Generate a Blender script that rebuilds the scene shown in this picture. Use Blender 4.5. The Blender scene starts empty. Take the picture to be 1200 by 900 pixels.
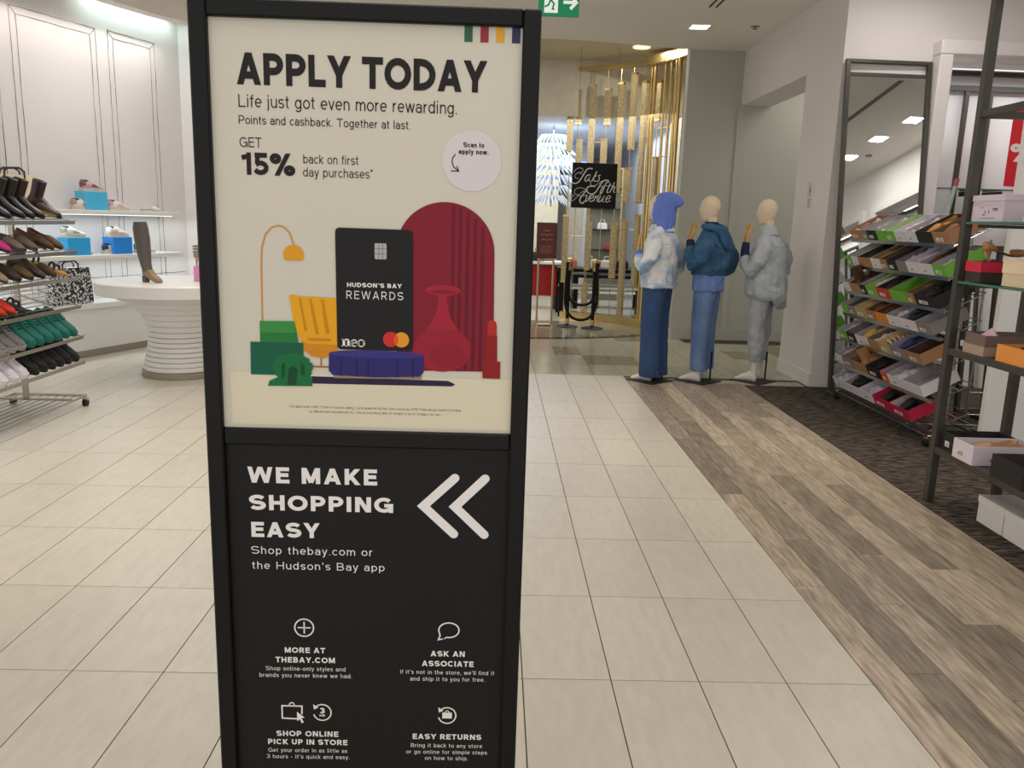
import bpy, bmesh, math, random
from mathutils import Vector, Matrix, Euler, noise
from math import sin, cos, pi, radians as RD
random.seed(7)
SC = bpy.context.scene
COL = SC.collection

# ---------------------------------------------------------------- camera
cam_d = bpy.data.cameras.new('camera')
cam_d.sensor_width = 36.0
cam_d.lens = 944.9 / 1200 * 36.0
cam_d.clip_end = 200
cam = bpy.data.objects.new('camera', cam_d)
COL.objects.link(cam)
def cam_matrix(pitch, roll, yaw, h):
    f = Vector((sin(yaw) * cos(pitch), cos(yaw) * cos(pitch), -sin(pitch)))
    r0 = Vector((cos(yaw), -sin(yaw), 0))
    d0 = f.cross(r0)
    r = r0 * cos(roll) - d0 * sin(roll)
    d = d0 * cos(roll) + r0 * sin(roll)
    m = Matrix((r, -d, -f)).transposed().to_4x4()
    m.translation = Vector((0, 0, h))
    return m
cam.matrix_world = cam_matrix(.19968, .031437, .024667, 1.53)
SC.camera = cam

# ---------------------------------------------------------------- world, exposure
SC.view_settings.view_transform = 'Standard'
SC.view_settings.look = 'None'
SC.view_settings.exposure = -0.17
SC.view_settings.gamma = 1.0
SC.view_settings.use_curve_mapping = False
W = bpy.data.worlds.new('world')
SC.world = W
W.use_nodes = True
W.node_tree.nodes['Background'].inputs[0].default_value = (1.0, .975, .96, 1)
W.node_tree.nodes['Background'].inputs[1].default_value = 1.15

LAMPS = []
def lamp(kind, loc, energy, color=(1, .94, .86), size=.2, spot=None, blend=.6, rot=(0, 0, 0), sy=None):
    d = bpy.data.lights.new('lamp_light', kind)
    d.energy = energy
    d.color = color
    if kind == 'AREA':
        d.size = size
        if sy:
            d.shape = 'RECTANGLE'; d.size_y = sy
    elif kind == 'SPOT':
        d.shadow_soft_size = size; d.spot_size = spot; d.spot_blend = blend
    else:
        d.shadow_soft_size = size
    o = bpy.data.objects.new('lamp_light', d)
    o.location = loc; o.rotation_euler = rot
    COL.objects.link(o)
    LAMPS.append(o)
    return o

# large soft light of the shop's ceiling fittings (behind and beside the camera too)
lamp('AREA', (0.2, 1.2, 3.7), 40, (1, .95, .90), 2.5, sy=2.5)
lamp('AREA', (-1.2, 5.0, 3.7), 55, (1, .95, .90), 2.6, sy=2.6)
lamp('AREA', (-3.1, 8.3, 3.5), 24, (.94, .98, 1), 1.2, sy=1.2)
for x_, y_ in ((5.64, 4.78), (5.57, 4.05), (5.56, 3.24), (3.6, 6.9), (4.2, 2.6)):
    lamp('AREA', (x_, y_, 3.755), 15, (1, .94, .9), .18, sy=.18)
lamp('AREA', (1.95, 11.9, 3.93), 14, (1, .93, .8), .2)
lamp('AREA', (-.6, 12.0, 3.93), 14, (1, .93, .8), .2)
lamp('AREA', (1.0, 14.5, 3.1), 150, (1, .97, .93), 3.5, sy=5)
lamp('AREA', (4.6, 10.0, 3.6), 22, (1, .96, .85), 1.6, sy=1.4)
# narrow downlights that pool on the floor
lamp('SPOT', (2.3, 4.7, 3.72), 150, (1, .87, .70), .06, RD(56), .9)
lamp('SPOT', (-2.6, 4.3, 3.72), 190, (1, .93, .80), .06, RD(64), .9)
lamp('SPOT', (1.0, 6.6, 3.72), 110, (1, .92, .80), .06, RD(60), .9)
lamp('SPOT', (-2.2, 7.0, 3.72), 110, (1, .92, .82), .06, RD(60), .9)
lamp('SPOT', (3.1, 6.0, 3.72), 60, (1, .9, .8), .06, RD(80), .9)

# ---------------------------------------------------------------- materials
def lin(c):
    c = c / 255.0
    return c / 12.92 if c <= .04045 else ((c + .055) / 1.055) ** 2.4
def rgb(t):
    return (lin(t[0]), lin(t[1]), lin(t[2]), 1)
MATS = {}
def M(name, col=(200, 200, 200), rough=.6, metal=0, var=.06, scale=8.0, stretch=(1, 1, 1), bump=0, bscale=60, emit=None, estr=0, trans=0, ior=1.45, per=0, spec=.5, alpha=1, coat=0, sheen=0, col2=None, thr=None):
    if name in MATS: return MATS[name]
    m = bpy.data.materials.new(name)
    m.use_nodes = True
    nt = m.node_tree; N = nt.nodes; Lk = nt.links
    b = N['Principled BSDF']
    b.inputs['Roughness'].default_value = rough
    b.inputs['Metallic'].default_value = metal
    b.inputs['Specular IOR Level'].default_value = spec
    b.inputs['IOR'].default_value = ior
    b.inputs['Transmission Weight'].default_value = trans
    b.inputs['Alpha'].default_value = alpha
    if coat: b.inputs['Coat Weight'].default_value = coat
    if sheen: b.inputs['Sheen Weight'].default_value = sheen
    tc = N.new('ShaderNodeTexCoord')
    mp = N.new('ShaderNodeMapping'); mp.inputs['Scale'].default_value = stretch
    Lk.new(tc.outputs['Object'], mp.inputs[0])
    vec = mp.outputs[0]
    if per:
        oi = N.new('ShaderNodeObjectInfo')
        ad = N.new('ShaderNodeVectorMath'); ad.operation = 'MULTIPLY_ADD'
        cb = N.new('ShaderNodeCombineXYZ')
        for k in range(3): Lk.new(oi.outputs['Random'], cb.inputs[k])
        Lk.new(cb.outputs[0], ad.inputs[0]); ad.inputs[1].default_value = (37, 53, 71); Lk.new(vec, ad.inputs[2])
        vec = ad.outputs[0]
    nz = N.new('ShaderNodeTexNoise'); nz.inputs['Scale'].default_value = scale; nz.inputs['Detail'].default_value = 5
    Lk.new(vec, nz.inputs['Vector'])
    rp = N.new('ShaderNodeValToRGB')
    c = rgb(col)
    if col2:
        t = thr or (.42, .6)
        rp.color_ramp.elements[0].position = t[0]; rp.color_ramp.elements[1].position = t[1]
        rp.color_ramp.elements[0].color = c; rp.color_ramp.elements[1].color = rgb(col2)
    else:
        rp.color_ramp.elements[0].position = .3; rp.color_ramp.elements[1].position = .7
        rp.color_ramp.elements[0].color = tuple(x * (1 - var) for x in c[:3]) + (1,)
        rp.color_ramp.elements[1].color = tuple(min(1, x * (1 + var)) for x in c[:3]) + (1,)
    Lk.new(nz.outputs['Fac'], rp.inputs[0])
    out = rp.outputs[0]
    if per:
        hv = N.new('ShaderNodeHueSaturation')
        mr = N.new('ShaderNodeMapRange'); mr.inputs[3].default_value = 1 - per; mr.inputs[4].default_value = 1 + per
        Lk.new(oi.outputs['Random'], mr.inputs[0]); Lk.new(mr.outputs[0], hv.inputs['Value']); Lk.new(out, hv.inputs['Color'])
        out = hv.outputs[0]
    Lk.new(out, b.inputs['Base Color'])
    if bump:
        n2 = N.new('ShaderNodeTexNoise'); n2.inputs['Scale'].default_value = bscale; n2.inputs['Detail'].default_value = 4
        Lk.new(vec, n2.inputs['Vector'])
        bp = N.new('ShaderNodeBump'); bp.inputs['Strength'].default_value = bump; bp.inputs['Distance'].default_value = .01
        Lk.new(n2.outputs['Fac'], bp.inputs['Height']); Lk.new(bp.outputs[0], b.inputs['Normal'])
    if emit:
        b.inputs['Emission Color'].default_value = rgb(emit); b.inputs['Emission Strength'].default_value = estr
    MATS[name] = m
    return m

# ---------------------------------------------------------------- mesh builder
class MB:
    def __init__(s): s.v = []; s.f = []; s.mi = []
    def add(s, vs, fs, mi=0, mat=None):
        o = len(s.v)
        s.v += [tuple(mat @ Vector(v)) if mat else tuple(v) for v in vs]
        s.f += [tuple(i + o for i in f) for f in fs]
        s.mi += [mi] * len(fs)
        return s
    def box(s, x0, x1, y0, y1, z0, z1, mi=0, mat=None, bev=0):
        if bev:
            b = bev
            prof = [(x0 + b, y0), (x1 - b, y0), (x1, y0 + b), (x1, y1 - b), (x1 - b, y1), (x0 + b, y1), (x0, y1 - b), (x0, y0 + b)]
            ins = [(x0 + b, y0 + b), (x1 - b, y0 + b), (x1 - b, y0 + b), (x1 - b, y1 - b), (x1 - b, y1 - b), (x0 + b, y1 - b), (x0 + b, y1 - b), (x0 + b, y0 + b)]
            rings = [[(x, y, z0) for x, y in ins], [(x, y, z0 + b) for x, y in prof], [(x, y, z1 - b) for x, y in prof], [(x, y, z1) for x, y in ins]]
            return s.loft(rings, mi=mi, mat=mat)
        vs = [(x, y, z) for z in (z0, z1) for x, y in ((x0, y0), (x1, y0), (x1, y1), (x0, y1))]
        return s.add(vs, [(3, 2, 1, 0), (4, 5, 6, 7), (0, 1, 5, 4), (1, 2, 6, 5), (2, 3, 7, 6), (3, 0, 4, 7)], mi, mat)
    def loft(s, rings, cap=True, mi=0, mat=None, closed=True):
        n = len(rings[0]); vs = [p for r in rings for p in r]; fs = []
        for k in range(len(rings) - 1):
            for i in range(n if closed else n - 1):
                j = (i + 1) % n
                fs.append((k * n + i, k * n + j, (k + 1) * n + j, (k + 1) * n + i))
        if cap:
            fs.append(tuple(range(n - 1, -1, -1))); fs.append(tuple((len(rings) - 1) * n + i for i in range(n)))
        return s.add(vs, fs, mi, mat)
    def tube(s, pts, rad, n=8, mi=0, cap=True, mat=None):
        pts = [Vector(p) for p in pts]
        rs = rad if isinstance(rad, list) else [rad] * len(pts)
        rings = []; up = None
        for i, p in enumerate(pts):
            a = pts[max(i - 1, 0)]; b = pts[min(i + 1, len(pts) - 1)]
            t = (b - a).normalized()
            if up is None:
                up = Vector((0, 0, 1)) if abs(t.z) < .9 else Vector((1, 0, 0))
            u = (up - t * up.dot(t)).normalized(); w = t.cross(u); up = u
            rr = rs[i]
            ru, rw = rr if isinstance(rr, (tuple, list)) else (rr, rr)
            rings.append([tuple(p + u * (cos(2 * pi * k / n) * ru) + w * (sin(2 * pi * k / n) * rw)) for k in range(n)])
        return s.loft(rings, cap, mi, mat)
    def lathe(s, prof, n=24, c=(0, 0), mi=0, mat=None, cap=True):
        return s.loft([[(c[0] + r * cos(2 * pi * k / n), c[1] + r * sin(2 * pi * k / n), z) for k in range(n)] for r, z in prof], cap, mi, mat)
    def prism(s, poly, y0, y1, mi=0, mat=None):
        """poly in (x,z), extruded along y"""
        n = len(poly)
        vs = [(x, y0, z) for x, z in poly] + [(x, y1, z) for x, z in poly]
        fs = [tuple(range(n)), tuple(range(2 * n - 1, n - 1, -1))] + [((i + 1) % n, i, n + i, n + (i + 1) % n) for i in range(n)]
        return s.add(vs, fs, mi, mat)
    def slab(s, poly, z0, z1, mi=0, mat=None):
        n = len(poly)
        vs = [(x, y, z0) for x, y in poly] + [(x, y, z1) for x, y in poly]
        fs = [tuple(range(n - 1, -1, -1)), tuple(range(n, 2 * n))] + [(i, (i + 1) % n, n + (i + 1) % n, n + i) for i in range(n)]
        return s.add(vs, fs, mi, mat)
    def mesh(s, name, mats, smooth=None):
        me = bpy.data.meshes.new(name)
        me.from_pydata(s.v, [], s.f)
        for m in (mats if isinstance(mats, (list, tuple)) else [mats]): me.materials.append(m)
        me.polygons.foreach_set('material_index', s.mi)
        bm = bmesh.new(); bm.from_mesh(me); bmesh.ops.recalc_face_normals(bm, faces=bm.faces)
        if smooth:
            a = RD(smooth)
            for f in bm.faces: f.smooth = True
            for e in bm.edges:
                if len(e.link_faces) == 2 and e.calc_face_angle(0) > a: e.smooth = False
        bm.to_mesh(me); bm.free()
        return me
    def build(s, name, mats, parent=None, smooth=None, loc=None, rot=None):
        return put(name, s.mesh(name, mats, smooth), parent, loc, rot)

def put(name, me, parent=None, loc=None, rot=None):
    o = bpy.data.objects.new(name, me)
    COL.objects.link(o)
    if parent: o.parent = parent
    if loc: o.location = loc
    if rot: o.rotation_euler = rot
    return o
def empty(name, loc=(0, 0, 0), rot=(0, 0, 0)):
    o = bpy.data.objects.new(name, None); o.empty_display_size = .1
    o.location = loc; o.rotation_euler = rot
    COL.objects.link(o)
    return o
def tag(o, label, cat, group=None):
    o['label'] = label; o['category'] = cat
    if group: o['group'] = group
    return o
def struct(o):
    o['kind'] = 'structure'
    return o
KIDS = {}
def copy_tree(o, loc=None, rot=None, parent=None):
    c = o.copy(); COL.objects.link(c)
    if parent: c.parent = parent
    if loc is not None: c.location = loc
    if rot is not None: c.rotation_euler = rot
    for ch in [k for k in o.children]:
        copy_tree(ch, parent=c)
    return c

# ================================================================ SETTING
CEIL = 3.77
m_tile = M('floor_tile_pale', (202, 195, 180), .33, var=.055, scale=7, stretch=(4.5, 1.1, 1), per=.035, bump=.05, bscale=12)
m_mall = M('mall_tile_glossy', (176, 172, 150), .16, var=.08, scale=4, stretch=(5, 1.4, 1), per=.06)
m_mallb = M('mall_tile_brown', (140, 128, 104), .18, var=.08, scale=4, stretch=(5, 1.4, 1), per=.06)
m_grout = M('grout', (72, 64, 54), .8)
m_wood = M('weathered_plank', (124, 110, 95), .42, scale=4.2, stretch=(13, 1.5, 1), per=.34, bump=.12, bscale=14, col2=(186, 171, 150), thr=(.28, .74))
m_carpet = M('dark_carpet', (50, 44, 40), .95, scale=16, stretch=(.7, 2.6, 1), bump=.5, bscale=120, col2=(100, 92, 84), thr=(.40, .64), spec=.1)
m_wall = M('wall_paint_white', (224, 219, 217), .75, var=.012, scale=2)
m_wallg = M('wall_paint_grey', (178, 178, 168), .7, var=.012, scale=2)
m_ceil = M('ceiling_paint', (236, 230, 222), .8, var=.015, scale=1.5)
m_white = M('white_gloss', (232, 230, 226), .35, var=.01)
m_trimgrey = M('taupe_trim', (150, 140, 124), .5)
m_black = M('black_satin', (9, 9, 9), .45, var=.1, spec=.3)
m_blackm = M('black_matte', (14, 14, 14), .75, var=.1)
m_brass = M('polished_brass', (214, 188, 130), .26, 1, var=.08, scale=3)
m_brassp = M('perforated_brass', (206, 190, 148), .5, .35, scale=70, col2=(160, 142, 104), thr=(.42, .58))
m_steel = M('dark_steel', (72, 69, 64), .45, .35, var=.06)
m_chrome = M('chrome', (196, 194, 188), .18, 1, var=.03)
m_glass = M('shelf_glass', (190, 225, 215), .03, trans=1, var=0)
m_glassedge = M('glass_edge_teal', (66, 110, 102), .15, var=.1)
m_mirror = M('mirror_silver', (225, 230, 226), .01, 1, var=0)
m_rubber = M('black_rubber', (20, 20, 21), .6)
m_line = M('wall_line_charcoal', (150, 142, 138), .9, scale=25, var=.1, col2=(60, 56, 56), thr=(.4, .7))

fl = MB(); fl.box(-9, 9.5, -1.5, 24, -.06, -.004)
floor = struct(fl.build('floor', m_grout))
TW, TL, X0, Y0 = .30343, .6263, .43203, 2.49680
G2 = .0021
tile_me = MB().box(G2, TW - G2, G2, TL - G2, -.008, 0).mesh('tile', m_tile)
mall_me = MB().box(G2, TW - G2, G2, TL - G2, -.008, 0).mesh('tile', m_mall)
mallb_me = MB().box(G2, TW - G2, G2, TL - G2, -.008, 0).mesh('tile', m_mallb)
rest = MB(); restm = MB()
ymall = Y0 + 9 * TL
wall_d = Vector((.3584, .9336)); wall_n = Vector((.9336, -.3584)); wall_o = Vector((-4.16, 8.528))
count = 0
mall_list = []
for r in range(-6, 9):
    y = Y0 + r * TL
    for c in range(-30, 3):
        x = X0 + c * TW
        q = Vector((x + TW, y)) - wall_o
        if q.dot(wall_n) < -.02 and y > 4: continue
        yc = y + TL / 2
        lim = .66 * yc + .35
        if abs(x + TW / 2) > lim or yc < 1.2:
            if yc > -1: rest.box(x + G2, x + TW - G2, y + G2, y + TL - G2, -.008, 0)
        else:
            put('tile', tile_me, floor, (x, y, 0)); count += 1
for r in range(9, 14):
    y = Y0 + r * TL
    for c in range(-14, 16):
        x = X0 + c * TW
        if y < 11 and x > 3.0 and y < 8.6: continue
        if y + TL > 11.05 and x > 2.3: continue
        if x >= -.4: mall_list.append((x, y))
        elif x > -2.1: restm.box(x + G2, x + TW - G2, y + G2, y + TL - G2, -.008, 0)
random.shuffle(mall_list)
for x, y in mall_list:
    if count < 298:
        put('tile', mallb_me if random.random() < .16 else mall_me, floor, (x, y, 0)); count += 1
    else: restm.box(x + G2, x + TW - G2, y + G2, y + TL - G2, -.008, 0)
for r in range(9, 14):
    y = Y0 + r * TL
    for c in range(-30, 3):
        x = X0 + c * TW
        q = Vector((x + TW, y)) - wall_o
        if x > -2.1 or q.dot(wall_n) < -.02: continue
        rest.box(x + G2, x + TW - G2, y + G2, y + TL - G2, -.008, 0)
o = rest.build('distant_tiles', m_tile, floor); o['kind'] = 'stuff'
# store floor beyond the dark curved stripe
r_ = restm
o = restm.build('mall_tiles', m_mall, floor); o['kind'] = 'stuff'
m_storefloor = M('store_floor_stone', (206, 200, 184), .14, var=.08, scale=3)
sf = MB(); sf.box(-4, 3.05, 11.28, 23, -.004, .002)
sf.build('stone_floor', m_storefloor, floor)
arc = []
for k in range(25):
    a = RD(195 + k * (150 / 24.0)); arc.append((.2 + 3.0 * cos(a), 13.35 + 2.75 * sin(a)))
inner = [(.2 + 2.88 * cos(RD(195 + k * (150 / 24.0))), 13.35 + 2.62 * sin(RD(195 + k * (150 / 24.0)))) for k in range(25)]
st = MB()
for k in range(24):
    st.slab([arc[k], arc[k + 1], inner[k + 1], inner[k]], 0, .004)
st.build('threshold_stripe', M('dark_stone_stripe', (62, 62, 54), .15), floor)
th = MB(); th.slab(inner, 0, .003)
th.build('threshold_stone', M('grey_threshold_stone', (140, 140, 124), .12, var=.1, scale=5), floor)

# wood planks
PW_, PLN = (2.492 - 1.3425) / 8, 1.22
planks = []
for c in range(8):
    x = 1.3425 + c * PW_
    y = -.4 + (c * .53) % PLN - PLN
    while y < 7.85:
        y0, y1 = max(y, -.5), min(y + PLN, 7.85)
        if y1 - y0 > .1 and y1 > 0: planks.append((x, x + PW_, y0, y1))
        y += PLN
# cross strip under the mannequins, planks running to the aisle wall
for k, (a, b) in enumerate([(1.3425, 2.1), (2.1, 3.11)]):
    planks.append((a, b, 7.85, 8.02))
planks.append((2.492, 3.11, 7.79, 7.85))
for x0, x1, y0, y1 in planks:
    me = MB().box(.0012 - (x1 - x0) / 2, (x1 - x0) / 2 - .0012, .0012 - (y1 - y0) / 2, (y1 - y0) / 2 - .0012, -.008, .0015).mesh('plank', m_wood)
    put('plank', me, floor, ((x0 + x1) / 2, (y0 + y1) / 2, 0))
cp = MB(); cp.box(2.495, 6.85, -1, 7.79, -.006, .004)
cp.build('carpet', m_carpet, floor)

# ceiling with the curved edge of the round vestibule
cl = MB()
VC = (.2, 10.8); VR = 2.43
cl.box(-9, 7.4, -1.5, 10.6, CEIL, CEIL + .1)
cl.box(-9, -2.4, 10.6, 12, CEIL, CEIL + .1)
pts = [(.2 + 3.0 * cos(RD(a)), 13.5 + 2.85 * sin(RD(a))) for a in range(230, 324, 4)]
pts = [p for p in pts if 10.5 < p[1]]
cl.slab([(2.62, 10.6), (2.62, 11.02)] + [(x, y) for x, y in reversed([(-2.2, 11.0), (-1.2, 10.86), (0, 10.72), (.6, 10.70), (1.2, 10.76), (2.0, 10.94), (2.43, 11.02)])] + [(-2.4, 10.6)], CEIL, CEIL + .1)
cl.box(2.62, 7.4, 10.6, 13.3, CEIL, CEIL + .1)
ceiling = struct(cl.build('ceiling', m_ceil))
vc = MB(); vc.box(-3.3, 2.95, 10.6, 13.2, 3.96, 4.02)
vc.box(-3.3, 2.95, 10.62, 10.66, CEIL + .1, 3.96)
o = vc.build('vestibule_ceiling', M('vestibule_paint', (196, 186, 156), .6), ceiling)
vl = MB(); vl.lathe([(.12, 3.945), (.12, 3.96)], 20, (1.95, 11.9)); vl.build('recessed_lamp', M('lamp_glow_soft', (255, 240, 210), emit=(255, 240, 210), estr=1.2), ceiling)

# aisle-side wall (X=3.16..) with the wide opening, then the shop's front wall (Y=7.84)
b = MB()
b.box(3.16, 3.55, 7.84, 8.74, 0, CEIL)
b.box(3.16, 3.55, 8.74, 11.12, 3.10, CEIL)
wr = struct(b.build('wall_aisle', m_wall))
b = MB(); b.box(2.44, 7.4, 11.02, 11.2, 0, CEIL + .2)
struct(b.build('wall_passage', m_wallg))
b = MB(); b.box(3.12, 3.2, 11.0, 11.02, 0, 3.1); b.box(2.44, 7.4, 10.995, 11.02, 0, .16)
struct(b.build('trim_1', m_wallg))
b = MB(); b.box(3.145, 3.16, 7.86, 8.74, 0, .13); b.box(3.145, 4.0, 7.825, 7.84, 0, .13); b.box(3.16, 3.55, 8.74, 8.755, 0, .13)
struct(b.build('baseboard_aisle', m_wall))
b = MB()
b.box(3.55, 4.0, 7.84, 8.0, 0, CEIL); b.box(4.0, 6.3, 7.84, 8.6, 3.20, CEIL); b.box(6.1, 6.9, 7.84, 8.6, 0, 3.2)
b.box(4.0, 6.1, 8.42, 8.5, 0, 3.2)
struct(b.build('wall_front', m_wall))
b = MB()
b.box(3.985, 4.11, 7.68, 8.42, 0, 3.13, bev=.012); b.box(6.0, 6.13, 7.68, 8.42, 0, 3.13, bev=.012); b.box(3.985, 6.13, 7.68, 8.42, 3.13, 3.26, bev=.012)
struct(b.build('trim_bay', m_wall))
b = MB(); b.box(6.3, 6.9, -1.5, .3, 0, CEIL); b.box(6.3, 6.9, 2.3, 2.75, 0, CEIL); b.box(6.3, 6.9, 4.75, 5.2, 0, CEIL); b.box(6.3, 6.9, 7.2, 7.9, 0, CEIL)
for y0, y1 in ((.3, 2.3), (2.75, 4.75), (5.2, 7.2)): b.box(6.3, 6.9, y0, y1, 3.08, CEIL); b.box(6.8, 6.9, y0, y1, 0, 3.08)
wall_right_ = struct(b.build('wall_right', m_wall))
b = MB()
for y0, y1 in ((.3, 2.3), (2.75, 4.75), (5.2, 7.2)):
    b.box(6.22, 6.3, y0 - .1, y0 + .02, 0, 3.2); b.box(6.22, 6.3, y1 - .02, y1 + .1, 0, 3.2); b.box(6.22, 6.3, y0 + .02, y1 - .02, 3.06, 3.2)
struct(b.build('trim_right', m_wall))
for y0 in (.3, 2.75, 5.2):
    MB().box(6.40, 6.44, y0, y0 + 2, 2.92, 2.96).build('bay_rail', m_steel, wall_right_); MB().box(6.70, 6.74, y0, y0 + 2, 2.84, 2.88).build('bay_rail', m_steel, wall_right_)
    for k in range(5): MB().box(6.72, 6.76, y0 + .12 + k * .42, y0 + .16 + k * .42, 0, 2.84).build('bay_standard', m_steel, wall_right_)
    lamp('AREA', (6.62, y0 + 1.0, 3.06), 7, (1, .97, .93), 1.6, sy=.06, rot=(0, 0, pi / 2))
# left shop wall (angled) with drawn moulding lines, its low ledge and shelves
WM = Matrix.Translation((wall_o.x, wall_o.y, 0)) @ Matrix(((wall_d.x, -wall_n.x, 0, 0), (wall_d.y, -wall_n.y, 0, 0), (0, 0, 1, 0), (0, 0, 0, 1)))
# local frame: x = along wall, y = into the wall, z = up
def WL(x, y, z=0): return WM @ Vector((x, y, z))
WROT = math.atan2(wall_d.y, wall_d.x)
b = MB(); b.box(-3.2, 1.76, .35, .5, 0, CEIL, mat=WM)
wl = struct(b.build('wall_left', m_wall))
cx_, cy_ = WL(1.76, .35).xy
b = MB(); b.box(cx_ - .1, -2.0, cy_, cy_ + .15, 0, CEIL); b.box(-2.6, -2.4, cy_, 12, 0, CEIL)
struct(b.build('wall_back', m_wall))
random.seed(3)
b = MB()
def wob(x0, z0, x1, z1):
    n = max(2, int((abs(x1 - x0) + abs(z1 - z0)) / .12)); last = None
    for k in range(n + 1):
        t = k / n
        x = x0 + (x1 - x0) * t + random.uniform(-.004, .004); z = z0 + (z1 - z0) * t + random.uniform(-.004, .004)
        w_ = random.uniform(.0014, .0042)
        if last: b.tube([last[0], (x, .347, z)], [last[1], w_], 4, mat=WM)
        last = ((x, .347, z), w_)
for x0, x1, zt in ((-1.75, -.62, 3.36), (-.46, .54, 3.38), (.70, 1.37, 3.40)):
    for g in (0, .07):
        wob(x0 + g, .62, x0 + g, zt - g); wob(x1 - g, .62, x1 - g, zt - g); wob(x0 + g, zt - g, x1 - g, zt - g)
    wob(x0, zt, x0 + .07, zt - .07); wob(x1, zt, x1 - .07, zt - .07)
for z in (.70, .78): wob(-1.7, z, 1.7, z)
b.build('drawn_moulding', m_line, wl)
b = MB(); b.box(-3.0, 1.55, 0.0, .35, .075, .50, mat=WM); b.box(-3.0, 1.60, -.02, .35, .50, .55, mat=WM)
wl2 = b.build('plinth', m_white, wl)
b = MB(); b.box(-3.0, 1.55, -.006, .35, 0, .075, mat=WM); b.build('plinth_base', m_trimgrey, wl)
# bulkhead curved over the alcove
bp_ = [(-.62, .08), (-.1, .05), (.4, .02), (.9, -.02), (1.35, -.13), (1.7, -.36), (1.95, -.7), (2.3, -1.1), (3.2, -1.6)]
bo = [(x + .05, y - .16) for x, y in bp_]
b = MB()
for k in range(len(bp_) - 1):
    b.slab([bp_[k], bp_[k + 1], bo[k + 1], bo[k]], 3.57, CEIL, mat=WM)
b.slab([(-3, .35), (-3, -.0), (-.62, -.1), (-.62, .12)], 3.57, CEIL, mat=WM)
struct(b.build('trim_2', m_ceil))
# cove light strip hidden behind the bulkhead
lamp('AREA', WL(1.0, .22, 3.72), 5, (.75, 1, .97), 1.3, sy=.06, rot=(0, 0, WROT))
lamp('AREA', WL(.2, .12, .98), 5, (.85, .97, 1), 3.0, sy=.05, rot=(0, 0, WROT))
lamp('AREA', WL(.2, .12, 1.43), 5, (.85, .97, 1), 3.0, sy=.05, rot=(0, 0, WROT))
lamp('AREA', WL(.2, .1, 3.4), 9, (1, .9, .86), 2.4, sy=.3, rot=(0, 0, WROT))  # wall wash lamp, added to brighten the left wall

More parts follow.
